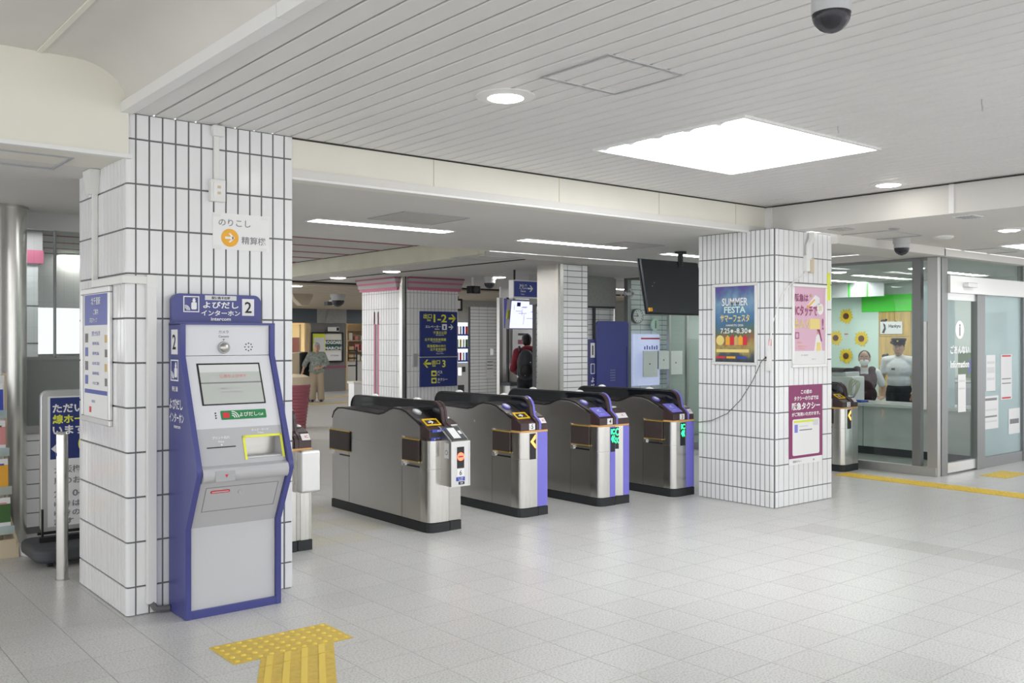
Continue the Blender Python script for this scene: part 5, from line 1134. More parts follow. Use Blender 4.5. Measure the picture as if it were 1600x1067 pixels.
# shop fittings
t = thing('shop_window', 'bright shop window with posters behind the dark stall', 'window', (SX_(455), WY + 0.05, 0))
w_ = SX_(484) - SX_(455)
MB().box(0, 0, 1.00, w_, 0.04, 1.98).build('pane', 'glass', t); MB().box(0, -0.02, 0.94, w_, 0.06, 1.0).build('sill', 'slate', t); MB().box(w_ * 0.52, -0.02, 1.0, w_ * 0.55, 0.05, 1.98).build('post', 'wood_pale', t); MB().box(w_ - 0.12, -0.03, 0.9, w_, 0.05, 2.02).build('side_post', 'wood_pale', t); MB().box(0, 0, 0, w_, 0.1, 0.94).build('apron', 'stone', t)
MB().box(0.15, 0.2, 1.05, 0.40, 0.22, 1.6).build('poster', 'ink_pink', t); MB().box(0.55, 0.2, 1.05, 0.62, 0.22, 1.35).build('poster', 'paper', t)
random.seed(11)
t = thing('shop_shelves', 'crowded shelves of goods in the bright far right shop', 'shelves', (SX_(540) + 0.06, WY + 0.7, 0))
for k in range(4):
    MB().box(0, 0, 0.85 + 0.32 * k, 1.6, 0.4, 0.88 + 0.32 * k).build('shelf', 'wood_pale', t)
MB().box(0, 0.4, 0, 1.6, 0.44, 2.1).build('back_board', 'beige', t); MB().box(0, 0, 0, 1.6, 0.4, 0.86).build('cabinet', 'alu_white', t)
for k in range(3):
    for j in range(7):
        h_ = random.uniform(0.12, 0.26); m_ = random.choice(['ink_orange', 'wood_pale', 'paper', 'ink_red', 'cream', 'stone', 'ink_pink'])
        g = tag(MB().box(0, 0, 0, random.uniform(0.1, 0.19), 0.2, h_).build('boxed_goods', m_, bevel=0.01), 'small packet on the %s shelf of the far right shop, place %s from left' % (('lower', 'middle', 'upper')[k], ('one', 'two', 'three', 'four', 'five', 'six', 'seven')[j]), 'packet', 'packets on the far shop shelves'); g.location = (SX_(540) + 0.10 + 0.215 * j, WY + 0.74, 0.88 + 0.32 * k)
t = thing('notice_board', 'framed board with yellow poster and green shop sign on the far pier', 'notice board', (SX_(485), WY - 0.02, YP(500, 566, WY)[2]))
F = FY(0, 0, 0); w_ = SX_(535) - SX_(485); h_ = YP(500, 519, WY)[2] - YP(500, 566, WY)[2]
MB().fring(F, 0, 0, w_, h_, 0.04, 0, 0.05).build('frame', 'black', t); MB().fbox(F, 0.03, 0.03, w_ - 0.03, h_ - 0.03, 0, 0.01).build('sheet', 'cream', t); MB().fbox(F, 0.03, 0.03, w_ * 0.43, h_ - 0.02, 0.01, 0.02).build('yellow_poster', 'lime', t); MB().fbox(F, 0.10, 0.30, w_ * 0.40, h_ - 0.16, 0.02, 0.024).build('poster_picture', 'paper_grey', t)
mat('deep_green', (0.03, 0.10, 0.08), 0.5)
MB().fbox(F, w_ * 0.45, h_ * 0.40, w_ - 0.06, h_ * 0.74, 0.01, 0.02).build('green_sign', 'deep_green', t); MB().fbox(F, w_ * 0.45, 0.05, w_ - 0.06, h_ * 0.33, 0.01, 0.02).build('white_card', 'paper', t)
write(F, [('ROGOARIS', w_ * 0.71, h_ * 0.66, 0.10, 'C', 0.62), ('MARCHÉ', w_ * 0.71, h_ * 0.48, 0.11, 'C', 0.62)], 'ink_white', t, 0.025, bold=3); write(F, [('KITASENRI', w_ * 0.73, h_ * 0.22, 0.04, 'C')], 'ink_grey', t, 0.025)
t = thing('wall_camera', 'small white surveillance camera on the dark stone pier', 'camera', (SX_(519), WY - 0.18, YP(519, 514, WY)[2])); MB().box(-0.22, -0.05, -0.07, 0.12, 0.06, 0.06).build('camera_body', 'white_plastic', t, bevel=0.02); MB().box(0.02, -0.055, -0.05, 0.10, -0.05, 0.04).build('lens', 'black', t); MB().box(-0.02, 0.06, -0.02, 0.02, 0.12, 0.02).build('bracket', 'grey_plastic', t)
a = ZP(528, 460, 2.44); dome('dome camera on the beige slatted ceiling', (a[0], a[1], 2.32), 0.13, 0.06, 2.44)
t = thing('ceiling_camera', 'boxy white camera below the far dome camera', 'camera', YP(525, 473, 18.0)); MB().box(-0.12, -0.1, -0.06, 0.12, 0.1, 0.06).build('camera_body', 'alu_white', t, bevel=0.01); MB().box(-0.24, -0.08, -0.06, -0.12, 0.08, 0.02).build('lens_block', 'charcoal', t); MB().cyl((0, 0, 0.06), (0, 0, 2.44 - YP(525, 473, 18.0)[2]), 0.03, n=8).build('stem', 'white_plastic', t)
t = thing('ceiling_bracket', 'beige triangular bracket hanging from the slatted ceiling', 'bracket', YP(474, 465, 17.0)); za = 2.44 - YP(474, 465, 17.0)[2]
MB().prism([(-0.28, za), (0.16, za), (0.16, za - 0.05), (0.06, -0.16), (-0.08, -0.16), (-0.24, za - 0.08)], 'y', -0.1, 0.1).build('bracket', 'beige_slat', t)
t = thing('coat_stand', 'thin black display stand in front of the far right shop', 'stand', (YP(557, 600, 22.0)[0], 22.0, 0)); MB().cyl((0, 0, 0.3), (0, 0, 1.35), 0.025, n=8).build('pole', 'black', t); MB().cyl((0, 0, 0), (0, 0, 0.3), 0.2, 0.2, n=18).build('base', 'black', t)
for z in (0.85, 1.05, 1.25): MB().cyl((-0.25, 0, z), (0.02, 0, z), 0.018, n=8).build('arm', 'black', t)
t = thing('pedestal', 'pale square pedestal left of the pink topped column', 'pedestal', (YP(556, 610, 17.5)[0], 17.5, 0)); MB().box(-0.10, -0.1, 0, 0.14, 0.14, 0.62).build('box', 'alu_white', t, bevel=0.01); MB().box(-0.12, -0.12, 0.62, 0.16, 0.16, 0.66).build('lid', 'cream', t)
# pink ribbed barrel and dark stall beyond the first gate
a = YP(459, 640, 15.0)
t = thing('pink_barrel', 'dusty pink ribbed barrel with beige top beyond the first gate', 'barrel', (a[0], 15.0, 0))
pr = [(0.20, 0)]
for k in range(12): pr += [(0.208 + 0.0065 * k, 0.03 + 0.056 * k), (0.200 + 0.0065 * k, 0.075 + 0.056 * k)]
pr += [(0.29, 0.735), (0.28, 0.765)]
MB().lathe(pr, (0, 0, 0), 28).build('ribbed_body', 'barrel_pink', t, smooth=True); MB().lathe([(0.275, 0.765), (0.265, 0.90), (0.16, 0.94), (0.001, 0.95)], (0, 0, 0), 28).build('beige_top', 'beige', t, smooth=True)
t = thing('covered_stall', 'black covered display stall behind the pink barrel', 'stall', (YP(463, 600, 21.5)[0], 21.5, 0)); MB().prism([(-0.02, 0.4), (0.30, 0.4), (0.26, 1.18), (0.20, 1.24), (0.02, 1.22)], 'y', -0.2, 0.2).build('black_cover', 'black', t, bevel=0.02); MB().prism([(-0.35, 0.4), (0.0, 0.4), (0.0, 1.22), (-0.30, 1.18)], 'y', -0.18, 0.2).build('beige_side', 'beige', t); MB().box(-0.35, -0.15, 0, 0.30, 0.18, 0.4).build('stand', 'charcoal', t)
# ================================================================== GLASS INFORMATION OFFICE
OX, OY, OZ = 10.40, 5.17, 2.48
fo = struct(MB().box(OX + 0.06, OY + 0.06, 0.0, 14.5, 10.0, 0.006).build('floor', 'stone_header'), 'dark grey floor inside the glass office')
ew = hbrick_wall('wall_office_end', 'white tiled end wall inside the glass office', FY(OX + 0.06, 10.0, 0), 4.0, OZ, 0.0, 0.077, 0.25)
bwl = struct(MB().box(14.5, OY, 0, 14.7, 10.2, OZ).build('wall_office_back', 'office_wall'), 'pale green back wall inside the glass office')
# end wall lies behind the office; alcove wall beside it
aw = hbrick_wall('wall_alcove', 'tiled wall behind the blue kiosk seen from behind', FY(8.80, 10.25, 0), 1.58, 2.05, 0.0, 0.077, 0.25)
MB().box(8.80, 10.20, 2.05, 10.38, 10.4, 2.50).build('grey_header', 'stone_header', aw); MB().box(8.80, 10.22, 2.02, 10.38, 10.25, 2.06).build('dark_rail', 'charcoal', aw); MB().box(9.92, 10.225, 0, 9.97, 10.245, 2.05).build('dark_post', 'charcoal', aw)
wo = thing('glass_screen', 'tall glass screen of the office facing the gates', 'glass screen', (OX, OY, 0))
MB().box(-0.04, 0.0, 0.0, 0.06, 4.83, 0.10).build('bottom_rail', 'frame_light', wo, bevel=0.004); MB().box(-0.01, 0.0, OZ - 0.03, 0.05, 4.83, OZ - 0.001).build('top_rail', 'frame_grey', wo)
for y0, y1 in ((0.30, 3.0), (3.05, 4.78)): MB().box(0.012, y0, 0.10, 0.022, y1, OZ - 0.03).build('pane', 'glass', wo)
for y0, y1, m_ in ((-0.01, 0.11, 'frame_light'), (0.19, 0.29, 'frame_grey'), (3.0, 3.05, 'frame_grey'), (4.78, 4.86, 'frame_grey')): MB().box(-0.02, y0, 0.0, 0.055, y1, OZ - 0.001).build('post', m_, wo, bevel=0.003)
MB().box(-0.026, 0.115, 0.75, -0.005, 0.15, 1.75).build('notice_strip', 'alu_white', wo)
# door front
dfr = thing('door_front', 'glass office front with sliding door and frosted side pane', 'door', (OX, OY, 0))
D0, D1, D2, D3 = 0.20, 0.93, 1.13, 2.20
MB().box(0.06, -0.02, 0, 0.20, 0.06, OZ - 0.001).build('post', 'frame_grey', dfr, bevel=0.003); MB().box(D1, -0.02, 0, D2, 0.06, 2.08).build('post', 'frame_grey', dfr, bevel=0.004); MB().box(D3, -0.02, 0, D3 + 0.08, 0.06, OZ - 0.001).build('post', 'frame_grey', dfr, bevel=0.003)
MB().box(0.20, 0.0, 2.28, D3, 0.02, OZ - 0.001).build('transom_pane', 'glass', dfr); hd = MB().box(0.20, -0.05, 2.08, D3, 0.07, 2.28).build('door_header', 'alu_white', dfr, bevel=0.004)
MB().box(0.50, -0.12, 2.15, 0.72, -0.05, 2.205).build('sensor', 'alu', hd, bevel=0.006)
dr = MB().box(D0 + 0.01, 0.02, 0.13, D1, 0.03, 2.02).build('sliding_door', 'glass', dfr)
MB().box(D0, 0.0, 0.02, D1, 0.05, 0.13).build('bottom_rail', 'alu', dr); MB().box(D0, 0.0, 2.0, D1, 0.05, 2.08).build('top_rail', 'alu', dr); MB().box(D0, 0.0, 0.13, D0 + 0.025, 0.05, 2.0).build('stile', 'frame_light', dr)
MB().box(D2, 0.015, 0.13, D3, 0.027, 2.08).build('frosted_pane', 'glass_frost', dfr); MB().box(D2, -0.01, 0, D3, 0.05, 0.13).build('kick_rail', 'frame_grey', dfr)
F = FY(0, 0.018, 0)
MB().fdisc(F, 0.56, 1.66, 0.105, 0, 0.002, 28).build('info_disc', 'ink_white', dr); write(F, [('i', 0.56, 1.66, 0.14, 'C')], 'frame_grey', dr, 0.0035, bold=3)
write(F, [('ごあんない', 0.56, 1.43, 0.10, 'C', 0.46), ('Information', 0.56, 1.26, 0.085, 'C', 0.46)], 'ink_white', dr, 0.003, bold=3)
def sheet(label, F, x0, y0, x1, y1, m, lines, loc):
    t = thing('paper_notice', label, 'notice', loc); MB().fbox(F, x0, y0, x1, y1, 0, 0.002).build('sheet', m, t)
    w_ = x1 - x0
    for k, (fy, c, th) in enumerate(lines): MB().fbox(F, x0 + w_ * 0.10, y0 + (y1 - y0) * fy, x1 - w_ * 0.10, y0 + (y1 - y0) * fy + th, 0.002, 0.003).build('text_line', c, t)
P0 = (OX, OY + 0.012, 0)
sheet('white vertical paper on the sliding door under the lettering', FY(0, 0.006, 0), 0.52, 0.70, 0.71, 1.14, 'paper', [(0.8, 'paper_grey', 0.02), (0.6, 'paper_grey', 0.02)], P0)
sheet('white paper with grey square high on the frosted pane', FY(0, 0, 0), 1.22, 0.92, 1.47, 1.36, 'paper', [(0.75, 'paper_grey', 0.03), (0.5, 'paper_grey', 0.07), (0.3, 'paper_grey', 0.03)], P0)
sheet('white paper with red bars on the frosted pane', FY(0, 0, 0), 1.62, 0.80, 1.93, 1.36, 'paper', [(0.02, 'ink_red', 0.02), (0.95, 'ink_red', 0.02), (0.45, 'ink_grey', 0.012), (0.35, 'ink_grey', 0.012)], P0)
sheet('wide white paper with dark headline on the frosted pane', FY(0, 0, 0), 1.14, 0.46, 1.55, 0.86, 'paper', [(0.86, 'ink_grey', 0.03), (0.55, 'paper_grey', 0.02), (0.35, 'ink_grey', 0.02), (0.2, 'paper_grey', 0.02)], P0)
sheet('lower right white paper with four digits on the frosted pane', FY(0, 0, 0), 1.84, 0.36, 2.16, 0.68, 'paper', [(0.4, 'ink_grey', 0.06)], P0)
bwal = struct(MB().box(OX + 2.29, OY - 0.03, 0, 16, OY + 0.12, 1.06).build('wall_blue', 'vivid_blue'), 'vivid blue panel at the right edge'); struct(MB().box(OX + 2.29, OY, 1.06, 16, OY + 0.12, OZ).build('wall_front', 'office_wall'), 'pale wall right of the office front')
# counter
CXF = 11.70
ct_ = thing('service_counter', 'pale marble service counter inside the glass office', 'counter', (CXF, 5.40, 0))
MB().box(-0.08, 0, 0.655, 0.55, 3.6, 0.695).build('counter_top', 'marble_top', ct_, bevel=0.004)
for k in range(5): MB().box(0.0, 0.01 + 0.72 * k, 0.11, 0.03, 0.72 * (k + 1) - 0.002, 0.655).build('front_panel', 'marble', ct_)
MB().box(0.03, 0.0, 0, 0.08, 3.6, 0.11).build('kick_board', 'charcoal', ct_); MB().box(0.03, 0.0, 0.11, 0.50, 3.6, 0.655).build('counter_body', 'office_wall', ct_); MB().box(0.0, -0.03, 0.0, 0.06, 0.0, 0.66).build('end_post', 'alu', ct_)
t = thing('partition', 'frosted white partition standing on the service counter', 'partition', (CXF + 0.10, 5.66, 0.696)); MB().box(0, 0, 0, 0.03, 0.48, 1.58).build('panel', 'glass_frost', t); MB().box(-0.005, 0.48, 0, 0.035, 0.52, 1.58).build('edge_post', 'frame_grey', t); MB().box(-0.005, 0.0, 1.58, 0.035, 0.52, 1.60).build('top_rail', 'frame_light', t)
# desk machine, cables and tray
t = thing('desk_terminal', 'white boxy desk terminal with a dark screen edge on the counter', 'terminal', (CXF + 0.10, 7.15, 0.696)); MB().box(-0.02, -0.10, 0, 0.30, 0.85, 0.34).build('housing', 'white_plastic', t, bevel=0.015); MB().box(0.0, 0.0, 0.34, 0.34, 0.95, 0.40).build('lid', 'alu_white', t, bevel=0.01); MB().prism([(-0.02, 0.40), (0.30, 0.40), (0.33, 0.45), (0.05, 0.45)], 'y', 0.05, 0.9).build('screen_edge', 'black', t); MB().box(-0.03, 0.25, 0.1, -0.02, 0.80, 0.28).build('slot_panel', 'paper_grey', t)
t = thing('cable_bundle', 'coiled beige cables hanging beside the desk terminal', 'cable', (CXF + 0.02, 6.98, 0.70))
for k in range(4):
    pts = []
    for q in range(13):
        an = math.pi * 2 * q / 12; pts.append((0.0 + 0.012 * k, 0.03 + (0.055 + 0.012 * k) * math.cos(an + k), 0.20 + (0.11 + 0.01 * k) * math.sin(an + k * 0.7) - 0.02 * k))
    MB().tube(pts, 0.006, 6).build('cable_loop', 'cable_beige', t, smooth=True)
t = thing('cash_tray', 'small blue tray on the service counter', 'tray', (CXF - 0.05, 6.85, 0.696)); MB().box(0, 0, 0, 0.20, 0.26, 0.006).build('tray_floor', 'blue_tray', t); MB().box(0, 0, 0, 0.008, 0.26, 0.022).build('tray_rim', 'blue_tray', t); MB().box(0.192, 0, 0, 0.20, 0.26, 0.022).build('tray_rim', 'blue_tray', t); MB().box(0, 0, 0, 0.2, 0.008, 0.022).build('tray_rim', 'blue_tray', t); MB().box(0, 0.252, 0, 0.2, 0.26, 0.022).build('tray_rim', 'blue_tray', t)
# back wall decoration
BX = 14.49
def bp(u, v): p = XP(u, v, BX); return p
gb = thing('mint_board', 'mint green board decorated with paper sunflowers in the office', 'board', (BX, 0, 0))
a = bp(1285, 466); b = bp(1374, 580); ya, yb = a[1], b[1]
MB().box(-0.03, yb, b[2], 0.0, ya, a[2]).build('board', 'mint', gb, bevel=0.01)
wy = bp(1374, 480); wz = bp(1424, 620); yw = thing('wood_panel', 'yellow wood grain panel with bird pictures in the office', 'panel', (BX, 0, 0))
for k in range(3):
    h0 = wz[2] + (wy[2] - wz[2]) * k / 3; h1 = wz[2] + (wy[2] - wz[2]) * (k + 1) / 3
    MB().box(-0.02, wz[1], h0 + 0.003, 0.0, (wz[1] + wy[1]) / 2 - 0.003, h1 - 0.003).build('wood_board', 'wood_yellow', yw); MB().box(-0.02, (wz[1] + wy[1]) / 2 + 0.003, h0 + 0.003, 0.0, wy[1], h1 - 0.003).build('wood_board', 'wood_yellow', yw)
for (u, v) in ((1381, 502), (1396, 505), (1383, 556), (1396, 535)):
    p = bp(u, v); bd = MB(); bd.ball((-0.02, p[1], p[2]), (0.006, 0.05, 0.03), 8, 6); bd.ball((-0.02, p[1] - 0.05, p[2] + 0.02), (0.006, 0.025, 0.02), 8, 6); bd.build('bird_picture', 'charcoal', yw)
g1 = bp(1348, 462); g2 = bp(1426, 486); gp = tag(MB().box(-0.04, 0, 0, 0.0, g1[1] - g2[1], g1[2] - g2[2]).build('green_banner', 'green_panel', bevel=0.005), 'bright green banner above the sunflower board', 'banner'); gp.location = (BX, g2[1], g2[2])
w1 = bp(1290, 449); w2 = bp(1382, 464)
sc2 = thing('roller_blind', 'pale roller blind with green tape above the sunflower board', 'blind', (BX - 0.35, w2[1] * 0.976, w2[2])); MB().box(-0.02, 0, 0, 0.0, (w1[1] - w2[1]), 0.22).build('blind', 'paper_grey', sc2)
for q in (0.25, 0.55, 0.85): MB().box(-0.024, (w1[1] - w2[1]) * q, 0, -0.02, (w1[1] - w2[1]) * q + 0.03, 0.22).build('green_tape', 'green_panel', sc2)
MB().box(0.0, -0.05, 0.22, 0.34, (w1[1] - w2[1]) + 0.05, 0.26).build('blind_box', 'alu_white', sc2)
for (u, v, lab) in ((1324, 494, 'upper'), (1308, 528, 'left edge'), (1348, 529, 'right'), (1324, 556, 'lower')):
    p = bp(u, v); t = thing('paper_sunflower', 'yellow paper sunflower at the %s of the mint board' % lab, 'sunflower', (BX - 0.035, p[1], p[2]), 0, 'paper sunflowers on the mint board')
    pm = MB()
    for k in range(14):
        an = 2 * math.pi * k / 14 + 0.2; ca, sa = math.cos(an), math.sin(an); R = 0.125 + 0.012 * (k % 3); F = FX(0, 0, 0)
        MB().fprism(F, [(ca * 0.04 - sa * 0.015, sa * 0.04 + ca * 0.015), (ca * R * 0.65 - sa * 0.026, sa * R * 0.65 + ca * 0.026), (ca * R, sa * R), (ca * R * 0.65 + sa * 0.026, sa * R * 0.65 - ca * 0.026), (ca * 0.04 + sa * 0.015, sa * 0.04 - ca * 0.015)], 0.0 + 0.002 * (k % 2), 0.004 + 0.002 * (k % 2)).build('petal', 'petal', t)
    MB().fdisc(FX(0, 0, 0), 0, 0, 0.052, 0.004, 0.016, 18).build('seed_head', 'seedhead', t)
p = bp(1395, 512); t = thing('wall_sign', 'small white sign with dark lettering on the wood panel', 'sign', (BX - 0.03, p[1], p[2])); F = FX(0, 0, 0); MB().fbox(F, -0.20, -0.10, 0.18, 0.10, 0, 0.006).build('plate', 'paper', t); write(F, [('Hankyu', 0.05, 0.02, 0.07, 'C', 0.2)], 'ink', t, 0.008, bold=2); MB().fprism(F, [(-0.17, -0.08), (-0.13, 0.0), (-0.15, 0.08), (-0.11, 0.05), (-0.10, -0.02), (-0.13, -0.09)], 0.006, 0.008).build('bird_mark', 'charcoal', t)
p = bp(1324, 522); t = tag(MB().fbox(FX(0, 0, 0), -0.035, -0.012, 0.035, 0.012, 0, 0.003).build('pink_sticker', 'ink_pink'), 'tiny pink sticker on the mint board', 'sticker'); t.location = (BX - 0.034, p[1], p[2])
t = thing('open_shelf', 'shelf with small pictures and papers behind the sliding door', 'shelf', (13.9, 5.9, 0)); MB().box(0, 0, 0, 0.4, 1.0, 0.9).build('cabinet', 'grey_plastic', t); MB().box(0, 0, 0.95, 0.4, 1.0, 0.98).build('shelf', 'frame_light', t); MB().box(0.1, 0.2, 0.98, 0.13, 0.75, 1.35).build('picture', 'leaf', t); MB().box(0.1, 0.3, 1.05, 0.095, 0.6, 1.25).build('picture_patch', 'label_blue', t); MB().box(0.1, 0.1, 1.55, 0.16, 0.55, 1.95).build('dark_monitor', 'black', t); MB().box(0.2, 0.1, 0.9, 0.25, 0.15, 1.95).build('upright', 'frame_grey', t)
# things on the end wall, seen through the left pane
EY = 9.985
def ep(u, v): return YP(u, v, EY)
p = ep(994, 494); t = thing('wall_clock', 'round white wall clock behind the office glass', 'clock', (p[0], EY, p[2])); F = FY(0, 0, 0)
MB().fdisc(F, 0, 0, 0.115, 0, 0.04, 32).build('case', 'frame_grey', t); MB().fdisc(F, 0, 0, 0.100, 0.04, 0.043, 32).build('dial', 'paper', t)
for k in range(12):
    an = math.pi * k / 6; MB().fdisc(F, 0.082 * math.sin(an), 0.082 * math.cos(an), 0.008, 0.043, 0.045, 6).build('hour_mark', 'ink', t)
MB().fprism(F, [(-0.005, 0), (0.005, 0), (-0.032, 0.052), (-0.04, 0.048)], 0.045, 0.047).build('hour_hand', 'ink', t); MB().fprism(F, [(0, -0.005), (0, 0.005), (-0.08, 0.004), (-0.08, -0.004)], 0.045, 0.048).build('minute_hand', 'ink', t)
p = ep(1019, 507); t = thing('info_sign', 'pale green round information sign behind the office glass', 'sign', (p[0], EY, p[2])); MB().fdisc(F, 0, 0, 0.095, 0.05, 0.07, 28).build('disc', 'mint', t); write(F, [('i', 0, 0, 0.12, 'C')], 'frame_grey', t, 0.073, bold=3); MB().fbox(F, -0.02, -0.02, 0.02, 0.02, 0, 0.05).build('stem', 'frame_grey', t)
p0 = ep(985, 522); p1 = ep(1027, 601)
t = thing('lit_notice', 'backlit white notice with violet lines behind the office glass', 'notice', (p0[0], EY, p1[2])); w_ = p1[0] - p0[0]; h_ = p0[2] - p1[2]; MB().fbox(F, 0, 0, w_, h_, 0, 0.05).build('light_box', 'lit_paper', t); MB().fbox(F, w_ * 0.3, h_ * 0.90, w_, h_ * 0.93, 0.05, 0.052).build('red_line', 'ink_red', t)

for k in range(6): MB().fbox(F, w_ * (0.42 + 0.09 * k), h_ * 0.70, w_ * (0.46 + 0.09 * k), h_ * (0.76 + 0.02 * (k % 2)), 0.05, 0.052).build('letter_stroke', 'sign_blue', t)
for k, (u, v, uu, vv) in enumerate(((990, 548, 1012, 588), (1014, 548, 1031, 576), (1032, 548, 1051, 584))):
    p0 = ep(u, v); p1 = ep(uu, vv); t = thing('paper_notice', ('first', 'second', 'third')[k] + ' grey backed paper from the clock side on the office glass', 'notice', (p0[0], EY - 0.20, p1[2])); MB().fbox(F, 0, 0, p1[0] - p0[0], p0[2] - p1[2], 0, 0.004).build('sheet', 'paper', t); MB().fdisc(F, (p1[0] - p0[0]) * 0.45, (p0[2] - p1[2]) * 0.5, 0.012, 0.004, 0.006, 8).build('tack', 'ink', t); MB().fbox(F, (p1[0] - p0[0]) * 0.45, 0, (p1[0] - p0[0]) * 0.47, p0[2] - p1[2], -0.14, 0).build('mount', 'frame_grey', t)
p0 = ep(1030, 490); t = thing('glass_partition', 'green tinted glass partition with grey posts inside the office', 'partition', (p0[0], 9.80, 0))
for k in range(3): MB().box(0.42 * k + 0.05, 0, 0.05, 0.42 * k + 0.40, 0.012, 2.35).build('pane', 'glass_green', t); MB().box(0.42 * k, -0.02, 0, 0.42 * k + 0.045, 0.03, 2.45).build('post', 'frame_light', t)
p0 = XP(978, 455, OX)
t = thing('glass_sticker', 'white arrow sticker on the office glass left of the monitor', 'sticker', (OX - 0.022, 0, 0)); F = FX(0, 0, 0); q = XP(985, 459, OX); am = MB(); arrow(am, F, -q[1] + 0.02, q[2], 0.17, 1, 0, 0.002); am.build('arrow_mark', 'ink_white', t); q = XP(977, 459, OX); write(F, [('改札', -q[1], q[2], 0.08, 'C')], 'ink_white', t, 0.001, bold=2)
# office lights
for (u, v, lab) in ((1311, 424, 'warm downlight in the office beside the far column'), (1432, 418, 'warm downlight in the office above the partition')):
    a = ZP(u, v, OZ - 0.001); downlight(lab, a[0], a[1], OZ - 0.001, 0.09, 0.11)
line_light('added strip light above the service counter inside the office', 12.4, 7.3, 13.9, 7.45, OZ - 0.001)  # this and the next three strips are added to brighten the office
line_light('added strip light close to the sunflower board inside the office', 12.9, 8.2, 14.2, 8.36, OZ - 0.001)
line_light('added strip light above the staff heads inside the office', 12.6, 6.2, 14.0, 6.36, OZ - 0.001)
line_light('added strip light deep inside the office near the clock wall', 11.6, 9.0, 13.1, 9.15, OZ - 0.001)
# strip lights added out of view to brighten the far hall
line_light('added strip light of the far hall behind the near column', 1.0, 10.6, 2.6, 10.8, 2.706); line_light('added strip light of the far hall left of the cross beam', 4.2, 13.2, 5.8, 13.4, 2.706)
line_light('added strip light behind the pink topped column', 11.4, 12.4, 13.0, 12.6, 2.50); line_light('added strip light before the drink machine', 9.4, 15.2, 11.0, 15.4, 2.44)
line_light('added strip light in the beige slatted ceiling near the woman', 7.0, 18.2, 8.6, 18.4, 2.44); line_light('added strip light in the beige slatted ceiling near the shops', 12.8, 21.8, 14.4, 22.0, 2.44); line_light('added strip light in the beige slatted ceiling at far left', 8.8, 22.6, 10.4, 22.8, 2.44)
line_light('added strip light over the pink barrel beyond the gates', 5.6, 15.6, 7.2, 15.8, 2.44); line_light('added strip light between the cross beam and the near column', 3.0, 9.4, 4.2, 9.55, 2.706)
line_light('added strip light deep in the far hall behind the pink column', 11.2, 19.0, 12.8, 19.2, 2.44); line_light('added strip light in front of the far right shop', 14.4, 23.4, 15.9, 23.6, 2.44); line_light('added strip light in front of the far left shop', 10.2, 24.2, 11.6, 24.35, 2.44)
# ================================================================== PEOPLE
def cap(mb, p0, p1, r0, r1): mb.tube([p0, p1], [r0, r1], 12); mb.ball(p0, r0, 12, 8); mb.ball(p1, r1, 12, 8); return mb
def limb(mb, pts, rs):
    for i in range(len(pts) - 1): cap(mb, pts[i], pts[i + 1], rs[i], rs[i + 1])
    return mb
def organic(mb, name, m, parent, vox=0.010, it=4):
    o = mb.build(name, m, parent)
    r = o.modifiers.new('remesh', 'REMESH'); r.mode = 'VOXEL'; r.voxel_size = vox; r.use_smooth_shade = True
    s = o.modifiers.new('smooth', 'SMOOTH'); s.iterations = it; s.factor = 0.5
    return o
def V3(*a): return Vector(a)
def hand(mb, wrist, d, side, curl=0.4):
    """palm and five fingers; d = pointing direction, side = thumb direction"""
    d = Vector(d).normalized(); side = Vector(side); side = (side - d * side.dot(d)).normalized(); nrm = d.cross(side)
    w_ = Vector(wrist); k0 = w_ + d * 0.085
    for q in (-0.028, -0.010, 0.010, 0.028): cap(mb, w_ + d * 0.015 + side * q * 0.6, k0 + side * q, 0.013, 0.011)
    for q, L in ((0.030, 0.066), (0.010, 0.076), (-0.010, 0.070), (-0.029, 0.055)):
        a = k0 + side * q; b = a + d * L * 0.5 + nrm * L * 0.10 * curl; c = b + (d * (1 - curl) + nrm * curl) .normalized() * L * 0.5
        limb(mb, [a, b, c], [0.0088, 0.0082, 0.0072])
    a = w_ + d * 0.025 + side * 0.022; b = a + (d * 0.6 + side * 0.8).normalized() * 0.036; c = b + (d * 0.9 + side * 0.3).normalized() * 0.03
    limb(mb, [a, b, c], [0.012, 0.010, 0.0085])
def head(mb, c, t, hairmat, mask=False, glasses=False):
    c = Vector(c)
    mb.ball(c, (0.074, 0.092, 0.108), 16, 12); mb.ball(c + V3(0, -0.020, -0.062), (0.056, 0.066, 0.052)); mb.ball(c + V3(0, -0.098, -0.022), (0.011, 0.016, 0.016), 8, 6)
    limb(mb, [c + V3(0, -0.085, 0.01), c + V3(0, -0.102, -0.022)], [0.007, 0.010])
    for s in (-1, 1): mb.ball(c + V3(0.076 * s, 0.005, -0.01), (0.010, 0.020, 0.030), 8, 6)
def face_bits(c, t):
    c = Vector(c)
    for s in (-1, 1):
        MB().ball(c + V3(0.030 * s, -0.0855, 0.008), (0.014, 0.006, 0.0065), 10, 6).build('eye', 'ink_white', t, smooth=True); MB().ball(c + V3(0.030 * s, -0.0905, 0.008), (0.006, 0.003, 0.006), 8, 6).build('pupil', 'ink', t, smooth=True)
        MB().tube([c + V3(0.014 * s, -0.094, 0.028), c + V3(0.032 * s, -0.090, 0.034), c + V3(0.048 * s, -0.078, 0.028)], 0.0035, 6).build('eyebrow', 'hair_black', t)
    MB().ball(c + V3(0, -0.086, -0.062), (0.022, 0.008, 0.007), 10, 6).build('mouth', 'ink_pink', t, smooth=True)
